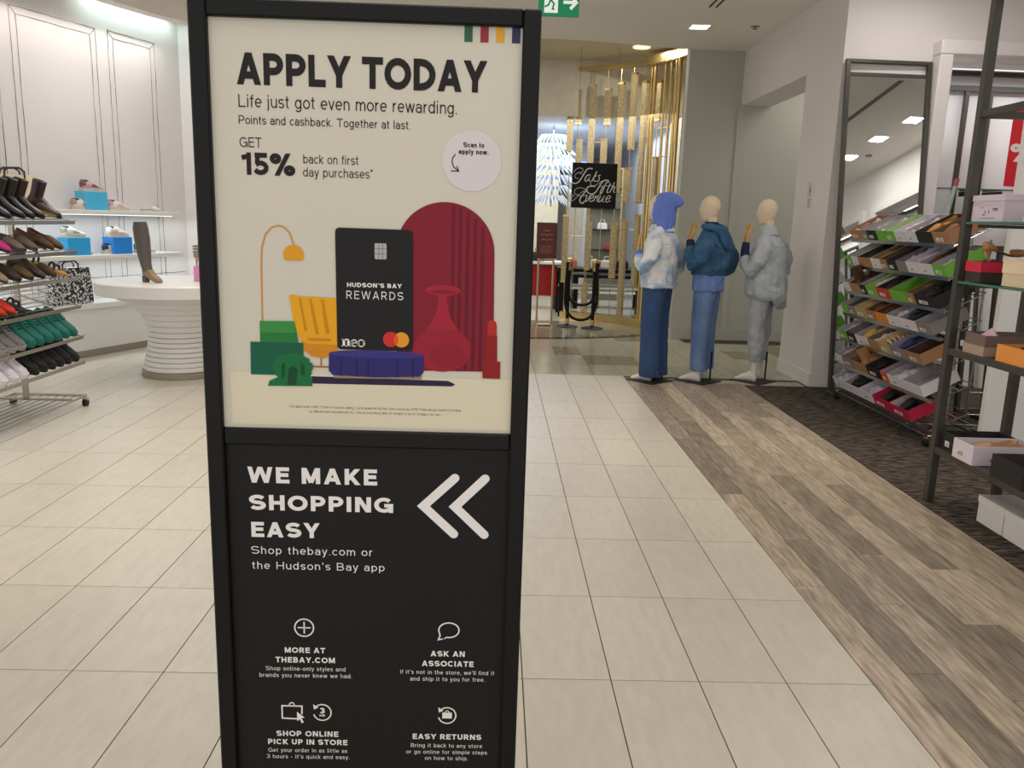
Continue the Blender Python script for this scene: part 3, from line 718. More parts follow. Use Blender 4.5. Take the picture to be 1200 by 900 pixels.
b = MB(); line_flat(b, [(0.1492,0.6861), (0.1414,0.6839), (0.1435,0.6949)][0:1] + [(0.1544,0.6866)] + q[1:-1] + [(0.1449,0.6927), (0.1414,0.6837), (0.1544,0.6866)], 1.7 * K, YL); b.build('speech_icon', m_pwhite, lo)
b = MB(); line_flat(b, [(-0.1500,0.4979), (-0.1811,0.4989), (-0.1811,0.5277), (-0.1399,0.5273), (-0.1403,0.5087)], 1.9 * K, YL)
line_flat(b, ell(((-0.1608,0.5277)[0], (-0.1608,0.5277)[1]), 3.4 * K, 4.6 * K, 0, 180, 8), 1.5 * K, YL)
poly_flat(b, [(-0.1506,0.5145), (-0.1349,0.5009), (-0.1412,0.4996), (-0.1368,0.4900), (-0.1414,0.4877), (-0.1447,0.4972), (-0.1502,0.4923)], YL); b.build('bag_icon', m_pwhite, lo)
for cc, nm in (((-0.0980,0.5135), 'clock_icon'), ((0.1619,0.5112), 'returns_icon')):
    b = MB(); line_flat(b, ell(cc, 11.2 * K, 11.2 * K, -165, 135, 24), 1.7 * K, YL)
    poly_flat(b, [(cc[0] - 11.5 * K, cc[1] + 11.5 * K), (cc[0] - 10.5 * K, cc[1] + 4 * K), (cc[0] - 4.5 * K, cc[1] + 7 * K)], YL)
    if nm[0] == 'c':
        text_flat(b, '3', cc[0] - 3.2 * K, cc[0] + 3.2 * K, cc[1] - 1.4 * K, 8 * K, .24, YL); text_flat(b, 'HR', cc[0] - 3.6 * K, cc[0] + 3.6 * K, cc[1] - 6 * K, 3.4 * K, .2, YL)
    else:
        rect_flat(b, (cc[0] - 6.2 * K, cc[1] - 4.2 * K), (cc[0] + 6.2 * K, cc[1] + 4.2 * K), YL); line_flat(b, ell((cc[0], cc[1] + 4 * K), 2.4 * K, 2.8 * K, 0, 180, 6), 1.2 * K, YL)
    b.build(nm, m_pwhite, lo)

# ================================================================ MANNEQUINS
m_skin = M('mannequin_cream_fabric', (226, 206, 176), .85, var=.05, scale=60, sheen=.2)
m_gold = M('mannequin_gold_hand', (206, 162, 96), .38, .55, var=.1)
m_shoe_w = M('white_leather', (226, 222, 214), .45, var=.03)
m_denim1 = M('dark_blue_denim', (46, 72, 112), .85, scale=40, stretch=(1, 1, .25), var=.16, bump=.15, bscale=160)
m_denim2 = M('mid_blue_denim', (80, 108, 150), .85, scale=7, stretch=(1, 1, .5), col2=(112, 138, 174), thr=(.35, .7), bump=.15, bscale=160)
m_grey3 = M('pale_grey_jogger', (172, 176, 180), .9, scale=18, var=.08, bump=.2, bscale=90)
m_bleach = M('bleached_denim', (224, 226, 226), .85, scale=4.6, col2=(140, 172, 202), thr=(.48, .62), bump=.12, bscale=120)
m_teal = M('washed_blue_denim', (44, 82, 116), .85, scale=6, col2=(66, 108, 142), thr=(.35, .7), bump=.15, bscale=140)
m_peri = M('periwinkle_cotton', (100, 126, 208), .85, scale=8, var=.05, sheen=.2)
m_shirt = M('blue_chambray', (104, 132, 186), .85, scale=8, var=.08)
m_navy = M('navy_cotton', (30, 42, 78), .85, var=.06)
m_grey = M('pale_grey_denim', (180, 186, 190), .88, scale=10, var=.07, bump=.15, bscale=110)
m_seam = M('seam_stitch', (120, 128, 136), .9)  # plain blue-grey stitching colour

def cloth(name, parts, mat, parent, voxel=.011, wr=.012, ws=.16, smooth_it=3, seed=0, folds=.035):
    """parts: list of closed lofts, fused into one continuous garment surface with soft folds"""
    b = MB()
    for kind, a in parts:
        if kind == 'rings':
            rr_ = []
            for q, (z, cx, cy, rx, ry) in enumerate(a):
                am = folds * (1 - q / (len(a) - 1)) ** .8
                rr_.append([(cx + rx * cos(2 * pi * k / 48) * (1 + am * sin(9 * 2 * pi * k / 48 + z * 5 + seed) + am * .6 * sin(14 * 2 * pi * k / 48 - z * 7)), cy + ry * sin(2 * pi * k / 48) * (1 + am * sin(9 * 2 * pi * k / 48 + z * 5 + seed) + am * .6 * sin(14 * 2 * pi * k / 48 - z * 7)), z) for k in range(48)])
            b.loft(rr_)
        else:
            b.tube([q[:3] for q in a], [q[3] if len(q) < 5 else (q[3], q[4]) for q in a], 14)
    me = b.mesh(name, mat, smooth=180)
    o = put(name, me, parent)
    r = o.modifiers.new('fuse', 'REMESH'); r.mode = 'VOXEL'; r.voxel_size = voxel; r.use_smooth_shade = True
    s = o.modifiers.new('soft', 'SMOOTH'); s.iterations = smooth_it; s.factor = .6
    t = bpy.data.textures.new('fold_noise', 'CLOUDS'); t.noise_scale = ws; t.noise_depth = 2
    d = o.modifiers.new('fold', 'DISPLACE'); d.texture = t; d.strength = wr * 2.2; d.mid_level = .5; d.texture_coords = 'LOCAL'
    t2 = bpy.data.textures.new('crease_noise', 'CLOUDS'); t2.noise_scale = ws * .42; t2.noise_depth = 2; t2.noise_type = 'HARD_NOISE'; t2.contrast = 1.3
    d2 = o.modifiers.new('crease', 'DISPLACE'); d2.texture = t2; d2.strength = wr * .75; d2.mid_level = .5; d2.texture_coords = 'LOCAL'
    return o
def seam(garment, pts, mat, w_=.006, parent=None, name='seam'):
    b = MB(); ps = []
    for k in range(len(pts) - 1):
        for t in range(6): ps.append(Vector(pts[k]).lerp(Vector(pts[k + 1]), t / 6))
    ps.append(Vector(pts[-1]))
    vs = []; up = Vector((0, 0, 1)) if abs((ps[-1] - ps[0]).normalized().z) < .7 else Vector((0, 1, 0))
    for q in ps: vs += [tuple(q - up * w_ / 2), tuple(q + up * w_ / 2)]
    b.add(vs, [(2 * k, 2 * k + 2, 2 * k + 3, 2 * k + 1) for k in range(len(ps) - 1)])
    o = b.build(name, mat, parent)
    m = o.modifiers.new('wrap', 'SHRINKWRAP'); m.target = garment; m.wrap_method = 'NEAREST_SURFACEPOINT'; m.wrap_mode = 'ABOVE_SURFACE'; m.offset = .0015
    return o
def hand(parent, wrist, direction, palm_n, side=1, mat=None):
    """articulated relaxed hand: five separate fingers, thumb off the palm's side"""
    D = Vector(direction).normalized(); Nn = Vector(palm_n); Nn = (Nn - D * Nn.dot(D)).normalized(); Sx = D.cross(Nn) * side
    Wp = Vector(wrist)
    b = MB()
    rings = []
    for t, hw_, th in ((-.05, .023, .019), (0, .024, .018), (.03, .034, .016), (.06, .040, .014), (.09, .040, .012), (.10, .036, .009)):
        c = Wp + D * t
        rings.append([tuple(c + Sx * (hw_ * cos(2 * pi * k / 14)) + Nn * (th * sin(2 * pi * k / 14))) for k in range(14)])
    b.loft(rings)
    for off, L_, curl in ((-.030, .062, .5), (-.010, .078, .75), (.011, .072, .9), (.031, .056, 1.1)):
        p = Wp + D * .09 + Sx * off; d = (D + Sx * off * 3).normalized(); pts = [tuple(p)]
        for j, fr in enumerate((.42, .32, .26)):
            ang = curl * (.35 + .3 * j)
            dd = (d * cos(ang) + Nn * sin(ang)).normalized()
            p = p + dd * (L_ * fr); pts.append(tuple(p))
        b.tube(pts, [.0092, .0088, .0080, .0055], 8)
    p = Wp + D * .03 - Sx * .028
    t1 = p - Sx * .030 + D * .028 + Nn * .012; t2 = t1 - Sx * .006 + D * .030 + Nn * .012
    b.tube([tuple(p), tuple(t1), tuple(t2)], [.013, .0105, .0065], 8)
    o = b.build('hand', mat or m_gold, parent, smooth=60)
    return o
def head(parent, c, hood=False):
    x, y, z = c
    b = MB()
    prof = []
    rings = []
    for k in range(17):
        t = k / 16
        zz = z - .115 + .245 * t
        r = math.sqrt(max(0.0001, 1 - ((t - .56) / .56) ** 2)) if t > .56 else (.62 + .38 * sin(pi / 2 * t / .56))
        if t > .56: r = math.sqrt(max(.0004, 1 - ((t - .56) / .44) ** 2))
        rx = .098 * r; ry = .078 * r
        cx = x + .012 * (1 - t) + (.004 if t < .5 else 0)
        ring = []
        for a in range(24):
            ca, sa = cos(2 * pi * a / 24), sin(2 * pi * a / 24)
            f = 1 + (.10 * max(0, ca) ** 10 * math.exp(-((t - .40) / .10) ** 2)) - .05 * max(0, ca) ** 4 * math.exp(-((t - .56) / .07) ** 2)
            ring.append((cx + rx * ca * f, y + ry * sa, zz))
        rings.append(ring)
    b.loft(rings)
    b.loft([[(x - .022 + dx + r * cos(2 * pi * a / 18), y + r * .95 * sin(2 * pi * a / 18), z + zz) for a in range(18)] for zz, r, dx in ((-.22, .075, -.01), (-.19, .056, -.01), (-.14, .050, 0), (-.09, .056, .01), (-.04, .05, .015))])
    o = b.build('head', m_skin, parent, smooth=75)
    return o
def foot(parent, x, y, yaw=0, mat=None, L=.25, heel=.03):
    b = MB()
    R_ = Matrix.Translation((x, y, 0)) @ Matrix.Rotation(yaw, 4, 'Z') @ Matrix.Diagonal((.84, .95, 1, 1))
    rings = []
    for t, w_, zt_, zb in ((-.06, .022, .062, .004), (-.05, .032, .10, .0), (-.02, .036, .125, .0), (.03, .038, .115, .002), (.07, .040, .085, .006), (.12, .044, .062, .004), (.16, .043, .046, .0), (.19, .034, .034, 0), (.21, .016, .022, .003)):
        ring = []
        for k in range(14):
            a = 2 * pi * k / 14
            ring.append((t, w_ * cos(a), (zt_ + zb) / 2 + (zt_ - zb) / 2 * sin(a)))
        rings.append(ring)
    b.loft(rings, mat=R_)
    b.tube([(-.02, 0, .06), (-.025, 0, .12), (-.03, 0, .22)], [.036, .034, .038], 12, mat=R_)
    return b.build('foot', mat or m_shoe_w, parent, smooth=70)

def leg_rings(y, hipz, hem, rh, rk, ra, x=0, bend=.0):
    return [(hem, x - .012, y, ra * 1.04, ra), (hem + .02, x - .012, y, ra * 1.02, ra), (.30, x - .006, y, (ra * .6 + rk * .4) * 1.02, ra * .55 + rk * .45), (.48, x + bend, y, rk * 1.04, rk), (.66, x, y * 1.0, rk * .35 + rh * .65, rk * .45 + rh * .55), (.82, x - .005, y * .92, rh * 1.08, rh), (.93, x - .01, y * .72, rh * 1.15, rh * 1.05), (hipz, x - .01, y * .6, rh * 1.02, rh * .95)]
def mannequin_base(name, loc, label, yaw):
    r = empty(name, loc, (0, 0, yaw))
    tag(r, label, 'mannequin', 'clothed mannequins in a row')
    b = MB(); b.box(-.17, .17, -.17, .17, .002, .010, bev=.002, mat=Matrix.Translation((.0, .05, 0)) @ Matrix.Rotation(.72 - yaw, 4, 'Z')); b.build('base_plate', M('plate_dark_brown', (30, 27, 25), .6), r)
    b = MB(); b.tube([(-.085, -.06, .008), (-.085, -.06, .30)], .009, 10); b.build('support_rod', m_black, r, smooth=60)
    return r
YAW = math.atan2(.56, -.83)
def trousers(r, mat, hem, rh, rk, ra, hip=1.02, name='jeans', **kw):
    o = cloth(name, [('rings', leg_rings(-.092, hip, hem, rh, rk, ra)), ('rings', leg_rings(.092, hip, hem, rh, rk, ra)), ('rings', [(.84, -.01, 0, .105, .13), (.93, -.012, 0, .125, .165), (1.0, -.005, 0, .115, .155), (1.06, 0, 0, .105, .140)])], mat, r, **kw)
    return o

# ---- first: hooded, bleached jacket, dark jeans
r = mannequin_base('mannequin', (1.60, 7.96, 0), 'mannequin in a blue hood, bleached pale denim jacket and dark blue jeans', YAW)
trousers(r, m_denim1, .045, .105, .098, .108, voxel=.011, wr=.008, ws=.3)
foot(r, .01, -.095, .1); foot(r, .01, .095, -.05)
head(r, (.03, 0, 1.70))
cloth('hood', [('rings', [(1.46, -.02, 0, .11, .13), (1.52, -.02, 0, .105, .112), (1.58, -.025, 0, .112, .105), (1.66, -.02, 0, .120, .112), (1.74, -.028, 0, .124, .112), (1.80, -.04, 0, .116, .096), (1.835, -.05, 0, .085, .066), (1.85, -.055, 0, .03, .03)]), ('tube', [(-.08, 0, 1.77, .085), (-.15, 0, 1.76, .06), (-.195, 0, 1.73, .03)])], m_peri, r, voxel=.009, wr=.009, ws=.12)
g_ = cloth('jacket', [('rings', [(.93, -.01, 0, .165, .205), (.945, -.01, 0, .172, .212), (1.05, -.01, 0, .172, .215), (1.2, -.015, 0, .165, .215), (1.34, -.02, 0, .155, .218), (1.43, -.02, 0, .13, .205), (1.48, -.015, 0, .10, .14), (1.52, -.01, 0, .085, .10), (1.545, -.005, 0, .082, .09)]),
    ('tube', [(-.02, .16, 1.43, .070), (-.04, .23, 1.34, .078), (-.02, .27, 1.22, .076), (.05, .27, 1.13, .070), (.11, .21, 1.17, .060), (.14, .17, 1.23, .052)]),
    ('tube', [(-.02, -.16, 1.43, .070), (-.06, -.24, 1.34, .078), (-.10, -.28, 1.22, .074), (-.09, -.29, 1.12, .068), (.0, -.24, 1.04, .058)])], m_bleach, r, wr=.012, ws=.13, seed=1)
ms_ = M('bleached_seam', (176, 188, 200), .9)
seam(g_, [(-.12, .22, 1.36), (-.22, .1, 1.37), (-.22, -.1, 1.37), (-.12, -.22, 1.36)], ms_, parent=r); seam(g_, [(-.24, .08, 1.36), (-.24, .05, .97)], ms_, parent=r); seam(g_, [(-.24, -.08, 1.36), (-.24, -.05, .97)], ms_, parent=r)
seam(g_, [(.05, .25, .975), (-.12, .2, .975), (-.24, 0, .975), (-.15, -.2, .975)], ms_, parent=r)
b = MB(); b.loft([[(-.01 + (.135) * cos(2 * pi * k / 24), (.135) * sin(2 * pi * k / 24) * .95, 1.475) for k in range(24)], [(-.01 + .105 * cos(2 * pi * k / 24), .102 * sin(2 * pi * k / 24), 1.535) for k in range(24)], [(-.01 + .125 * cos(2 * pi * k / 24), .12 * sin(2 * pi * k / 24), 1.48) for k in range(24)]], cap=False); b.build('collar', m_bleach, r, smooth=60)
b = MB(); b.tube([(.13, .18, 1.21), (.155, .15, 1.275)], [.050, .042], 12); b.build('cuff', m_peri, r, smooth=60)
hand(r, (.165, .14, 1.30), (.1, -.25, 1), (-.7, -.5, .2), -1)

# ---- second: blue denim hooded jacket over chambray, mid-blue jeans
r = mannequin_base('mannequin', (2.10, 8.00, 0), 'bald mannequin in a cropped blue denim jacket with hood down and mid-blue jeans', YAW)
trousers(r, m_denim2, .115, .100, .086, .088, voxel=.011, wr=.008, ws=.28)
foot(r, .01, -.095, .1); foot(r, .01, .095, -.05)
head(r, (.02, 0, 1.70))
cloth('shirt', [('rings', [(.905, -.01, 0, .150, .190), (.93, -.01, 0, .155, .195), (1.05, -.01, 0, .150, .19), (1.15, -.01, 0, .14, .18), (1.2, -.01, 0, .1, .14)])], m_shirt, r, wr=.012, ws=.12)
g_ = cloth('jacket', [('rings', [(1.06, -.01, 0, .150, .195), (1.09, -.01, 0, .162, .205), (1.16, -.02, 0, .178, .222), (1.28, -.025, 0, .170, .228), (1.38, -.02, 0, .150, .215), (1.45, -.015, 0, .115, .17), (1.50, -.005, 0, .095, .11), (1.54, -.005, 0, .082, .088)]),
    ('tube', [(-.02, .17, 1.43, .080), (-.04, .25, 1.34, .090), (-.01, .29, 1.23, .088), (.06, .27, 1.18, .078), (.12, .19, 1.26, .064), (.145, .15, 1.33, .054)]),
    ('tube', [(-.02, -.17, 1.43, .080), (-.07, -.26, 1.33, .090), (-.12, -.31, 1.22, .090), (-.11, -.32, 1.13, .080), (-.0, -.25, 1.08, .062)])], m_teal, r, wr=.016, ws=.12, seed=2)
ms_ = M('teal_seam', (34, 62, 92), .9)
seam(g_, [(.05, .25, 1.10), (-.12, .2, 1.10), (-.24, 0, 1.10), (-.15, -.2, 1.10)], ms_, parent=r, w_=.007); seam(g_, [(-.05, .2, 1.45), (-.2, .16, 1.3), (-.2, .14, 1.12)], ms_, parent=r)
cloth('hood', [('tube', [(.06, .08, 1.535, .030), (-.03, .105, 1.53, .038), (-.10, .06, 1.50, .05), (-.13, 0, 1.49, .055), (-.10, -.06, 1.50, .05), (-.03, -.105, 1.53, .038), (.06, -.08, 1.535, .030)]), ('rings', [(1.30, -.185, 0, .02, .04), (1.33, -.185, 0, .045, .10), (1.38, -.17, 0, .055, .13), (1.43, -.145, 0, .055, .125), (1.50, -.12, 0, .04, .10)])], m_teal, r, voxel=.009, wr=.010, ws=.10)
b = MB(); b.lathe([(.066, 1.50), (.070, 1.54), (.066, 1.575), (.058, 1.58)], 20); b.build('neckband', m_navy, r, smooth=60)
b = MB(); b.tube([(.14, .155, 1.32), (.155, .13, 1.395)], [.046, .038], 12); b.build('cuff', m_navy, r, smooth=60)
hand(r, (.16, .12, 1.42), (-.12, -.1, 1), (-.6, -.8, .2), -1)

# ---- third: pale grey overshirt, grey joggers
r = mannequin_base('mannequin', (2.69, 8.08, 0), 'bald mannequin in a long pale grey overshirt and grey gathered joggers', YAW)
trousers(r, m_grey3, .21, .100, .088, .066, name='joggers', voxel=.011, wr=.014, ws=.16)
foot(r, .01, -.095, .1); foot(r, .01, .095, -.05)
head(r, (.02, 0, 1.69))
g_ = cloth('overshirt', [('rings', [(.83, -.06, 0, .17, .20), (.88, -.03, 0, .205, .245), (.97, -.025, 0, .205, .245), (1.1, -.02, 0, .192, .232), (1.25, -.02, 0, .168, .222), (1.36, -.02, 0, .150, .215), (1.43, -.015, 0, .115, .17), (1.48, -.005, 0, .092, .105), (1.54, 0, 0, .080, .082)]),
    ('rings', [(.745, -.19, -.04, .024, .12), (.78, -.185, -.03, .036, .18), (.86, -.165, 0, .06, .225), (.95, -.14, 0, .09, .235)]),
    ('tube', [(-.02, .17, 1.42, .074), (-.04, .24, 1.33, .084), (-.01, .285, 1.21, .084), (.06, .28, 1.13, .076), (.13, .21, 1.19, .066), (.155, .18, 1.25, .060)]),
    ('tube', [(-.02, -.17, 1.42, .074), (-.07, -.25, 1.33, .084), (-.12, -.30, 1.22, .084), (-.11, -.31, 1.12, .076), (-.0, -.24, 1.05, .062)])], m_grey, r, wr=.012, ws=.14, seed=3)
ms_ = M('grey_seam', (150, 156, 162), .9)
seam(g_, [(-.10, .22, 1.37), (-.22, .1, 1.38), (-.22, -.1, 1.38), (-.12, -.22, 1.37)], ms_, parent=r); seam(g_, [(-.26, 0, 1.37), (-.26, 0, .80)], ms_, parent=r, w_=.005); seam(g_, [(.02, .3, 1.30), (.02, .26, .84)], ms_, parent=r, w_=.005)
b = MB(); b.loft([[(-.005 + .108 * cos(2 * pi * k / 24), .102 * sin(2 * pi * k / 24), 1.475) for k in range(24)], [(-.0 + .074 * cos(2 * pi * k / 24), .07 * sin(2 * pi * k / 24), 1.565) for k in range(24)], [(-.005 + .100 * cos(2 * pi * k / 24), .095 * sin(2 * pi * k / 24), 1.485) for k in range(24)]], cap=False); b.build('collar', m_grey, r, smooth=60)
b = MB(); b.tube([(.15, .185, 1.23), (.165, .16, 1.31), (.165, .145, 1.39)], [.050, .043, .036], 12); b.build('cuff', m_navy, r, smooth=60)
hand(r, (.165, .14, 1.42), (-.02, -.1, 1), (-.6, -.8, .1), -1)
b = MB(); b.tube([(-.012, -.092, .21), (-.012, -.092, .235)], [.058, .06], 16); b.build('ankle_cuff', m_grey3, r, smooth=60)
b = MB(); b.tube([(-.012, .092, .21), (-.012, .092, .235)], [.058, .06], 16); b.build('ankle_cuff', m_grey3, r, smooth=60)

# ================================================================ CEILING FITTINGS, EXIT SIGN
m_lampface = M('downlight_face', (255, 250, 240), emit=(255, 248, 236), estr=6)
def downlight(x, y, label):
    r = empty('ceiling_downlight', (x, y, CEIL)); tag(r, label, 'ceiling light', 'square recessed downlights')
    b = MB(); s = .115; t = .014
    b.box(-s, s, -s, -s + t, -.008, 0); b.box(-s, s, s - t, s, -.008, 0); b.box(-s, -s + t, -s + t, s - t, -.008, 0); b.box(s - t, s, -s + t, s - t, -.008, 0)
    b.build('bezel', m_white, r); MB().box(-s + t, s - t, -s + t, s - t, -.004, 0).build('diffuser', m_lampface, r)
downlight(2.257, 9.80, 'square recessed downlight in the ceiling near the brass screen')
for x, y, w_ in ((5.64, 4.78, 'upper one seen reflected in the tall mirror'), (5.57, 4.05, 'middle one seen reflected in the tall mirror'), (5.56, 3.24, 'lowest one seen reflected in the tall mirror')):
    downlight(x, y, 'square recessed ceiling downlight, ' + w_)
b = MB()
for dx in (0, .07): b.box(dx, dx + .02, 0, 1.2, -.004, 0)
tag(b.build('air_diffuser', m_black, None, loc=(2.14, 7.75, CEIL)), 'black twin slot air diffuser in the ceiling left of the tall mirror', 'air vent')
b = MB(); b.box(0, .07, 0, 2.2, -.004, 0); b.box(.03, .034, 0, 2.2, -.008, -.004)
tag(b.build('air_diffuser', M('slot_grey', (120, 114, 108), .6), None, loc=(4.78, 3.7, CEIL)), 'single long slot air diffuser in the ceiling over the carpet', 'air vent')
b = MB(); b.lathe([(.045, -.02), (.05, 0)], 20); tag(b.build('smoke_detector', m_trimgrey, None, loc=(5.81, 3.35, CEIL)), 'small round ceiling detector seen reflected in the tall mirror', 'detector')
b = MB(); b.lathe([(.05, -.004), (.05, 0)], 20); b.lathe([(.006, -.035), (.03, -.03), (.012, -.018), (.02, -.004)], 16)
tag(b.build('fire_sprinkler', m_trimgrey, None, loc=(2.865, 9.70, CEIL), smooth=40), 'small ceiling sprinkler head above the middle mannequin', 'sprinkler')
# exit sign
r = empty('exit_sign', (.455, 7.0, 3.165)); tag(r, 'green exit sign with running figure and arrow hanging from the ceiling', 'sign')
MB().box(-.165, .165, -.02, .02, 0, .215, bev=.004).build('sign_box', M('exit_green', (16, 122, 78), .4, emit=(20, 130, 84), estr=.35), r)
b = MB()
for x in (-.12, .12): b.tube([(x, 0, .215), (x, 0, .603)], .006, 8)
b.build('hanger', m_white, r)
m_ew = M('exit_white', (235, 245, 240), .4, emit=(235, 245, 240), estr=.35)
b = MB(); rect_flat(b, (-.118, .022), (-.008, .20), -.0212); b.build('door_panel', m_ew, r)
mg = MATS['exit_green']
b = MB(); yy = -.0218
poly_flat(b, ell((-.045, .182), .013, .013, 0, 360, 12), yy)
line_flat(b, [(-.053, .163), (-.068, .112)], .026, yy); line_flat(b, [(-.052, .158), (-.022, .135), (-.010, .15)], .010, yy - .0002)
line_flat(b, [(-.060, .160), (-.090, .150), (-.100, .125)], .010, yy - .0003)
line_flat(b, [(-.066, .118), (-.040, .090), (-.052, .052), (-.035, .048)], .014, yy - .0004)
line_flat(b, [(-.070, .118), (-.084, .080), (-.115, .066)], .014, yy - .0005)
b.build('running_figure', mg, r)
b = MB(); line_flat(b, [(.035, .105), (.125, .105)], .024, yy); line_flat(b, [(.092, .155), (.14, .105), (.092, .055)], .024, yy - .0002); b.build('arrow', m_ew, r)

# notice on the aisle wall
r = empty('wall_notice', (3.158, 8.32, 1.74)); tag(r, 'small white notice with a black figure on the wall beside the mannequins', 'notice')
MB().box(-.002, .002, -.085, .085, 0, .28).build('paper', M('notice_paper', (224, 220, 212), .6), r)
b = MB()
def wq(y0, y1, z0, z1): b.add([(-.0032, y0, z0), (-.0032, y1, z0), (-.0032, y1, z1), (-.0032, y0, z1)], [(0, 1, 2, 3)])
for z in (.125, .253): wq(-.045, .045, z, z + .003)
wq(-.045, -.042, .125, .255); wq(.042, .045, .125, .255); wq(-.012, .012, .165, .215); wq(-.010, .010, .140, .165); wq(-.009, .009, .222, .242)
for k in range(6): wq(-.05 + (.01 if k % 2 else 0), .055 - .012 * (k % 3), .095 - k * .016, .1 - k * .016)
b.build('notice_print', m_ink, r)

# ================================================================ BRASS SCREEN OF THE ROUND VESTIBULE
def VA(a, rr=2.45, z=0): return (.2 + rr * cos(RD(a)), 10.8 + rr * sin(RD(a)), z)
r = empty('brass_screen', (VA(40)[0], VA(40)[1], 0)); ro = Vector(r.location)
tag(r, 'tall curved brass screen of thin rods and staggered square tubes at the store entrance', 'screen')
def V_(a, rr=2.45, z=0): return Vector(VA(a, rr, z)) - ro
def ringband(name, a0, a1, z0, z1, r0, r1, mat, n=20):
    b = MB()
    for k in range(n):
        a = a0 + (a1 - a0) * k / n; c = a0 + (a1 - a0) * (k + 1) / n
        b.slab([tuple(V_(a, r0).xy), tuple(V_(c, r0).xy), tuple(V_(c, r1).xy), tuple(V_(a, r1).xy)], z0, z1)
    return b.build(name, mat, r)
ringband('top_rail', 14, 69, 3.80, 3.86, 2.41, 2.49, m_brass)
ringband('base_rail', 14, 69, 0, .12, 2.38, 2.52, m_brass)
ringband('top_cap', 14, 37, 3.78, 3.90, 2.36, 2.54, m_brass, 8)
ringband('brass_panel', 13.5, 18.5, 0, 3.9, 2.44, 2.50, M('dull_brass', (150, 128, 84), .38, .8, var=.1), 4)
for a, rr, r_t in ((20, 2.40, .03), (22.5, 2.42, .03), (26.5, 2.45, .022), (29.5, 2.45, .022), (34.5, 2.45, .03), (36, 2.45, .02)):
    b = MB(); b.tube([tuple(V_(a, rr, .1)), tuple(V_(a, rr, 3.8))], r_t, 10); b.build('column_tube', m_brass, r, smooth=60)
random.seed(11)
bars = [(68.0, [(2.62, 3.66), (.58, 1.65)]), (65, [(3.02, 3.53), (1.9, 2.80)]), (60.2, [(.14, .60)]), (59.7, [(2.1, 3.60), (.8, 1.55)]), (54.5, [(3.0, 3.53), (1.8, 2.80), (.2, .62)]), (49.2, [(2.0, 3.60), (.7, 1.54)]), (44, [(2.62, 3.72), (1.86, 2.37), (.14, 1.6)]), (39, [(1.84, 3.58), (.6, 1.68)]), (32.0, [(3.0, 3.55), (1.3, 2.5), (.2, .9)])]
for a, segs in bars:
    b = MB(); b.tube([tuple(V_(a, 2.45, .1)), tuple(V_(a, 2.45, 3.80))], .006, 6); b.build('thin_rod', m_brass, r)
    for z0, z1 in segs:
        c = V_(a + random.choice((-.4, .4)), 2.45)
        b = MB(); b.box(-.03, .03, -.042, .042, z0, z1, mat=Matrix.Translation(c) @ Matrix.Rotation(RD(a), 4, 'Z')); b.box(-.032, .032, -.044, .044, z1 - .03, z1 + .002, mi=1, mat=Matrix.Translation(c) @ Matrix.Rotation(RD(a), 4, 'Z')); b.box(-.032, .032, -.044, .044, z0, z0 + .03, mi=1, mat=Matrix.Translation(c) @ Matrix.Rotation(RD(a), 4, 'Z'))
        b.build('square_tube', [m_brassp, m_brass], r)
for a0, a1, z in ((68, 60, 1.32), (54.5, 44, 1.95), (44, 39, 1.45), (60, 54.5, 2.75), (39, 32, 1.0), (32, 27, 2.5), (34, 26, 1.6), (32, 22, 2.9), (59, 49, .95)):
    b = MB(); b.tube([tuple(V_(a, 2.45, z)) for a in (a0, (a0 + a1) / 2, a1)], .007, 6); b.build('cross_rod', m_brass, r)
# square hanging name sign
r = empty('name_sign', (1.395, 11.98, 1.745)); tag(r, 'square black hanging sign with white script lettering before the brass screen', 'sign')
MB().box(-.325, .325, 0, .02, 0, .635, bev=.003).build('panel', m_black, r)
b = MB()
for x in (-.27, .27): b.tube([(x, .01, .63), (x, .01, 2.21)], .0025, 5)
b.build('hanging_wire', m_steel, r)
b = MB()
def sk(pts, w_, ly):
    pp = [((x - 640) / 590 * .65, (745 - y) / 610 * .635) for x, y in pts]
    # smooth through the points
    out = []
    for k in range(len(pp) - 1):
        p0 = Vector(pp[max(k - 1, 0)]); p1 = Vector(pp[k]); p2 = Vector(pp[k + 1]); p3 = Vector(pp[min(k + 2, len(pp) - 1)])
        for t in (0, .25, .5, .75):
            out.append(tuple(.5 * ((2 * p1) + (p2 - p0) * t + (2 * p0 - 5 * p1 + 4 * p2 - p3) * t * t + (3 * p1 - p0 - 3 * p2 + p3) * t ** 3)))
    out.append(pp[-1])
    line_flat(b, out, w_, -.0008 - ly * .0001)
TH, TK = .0065, .017
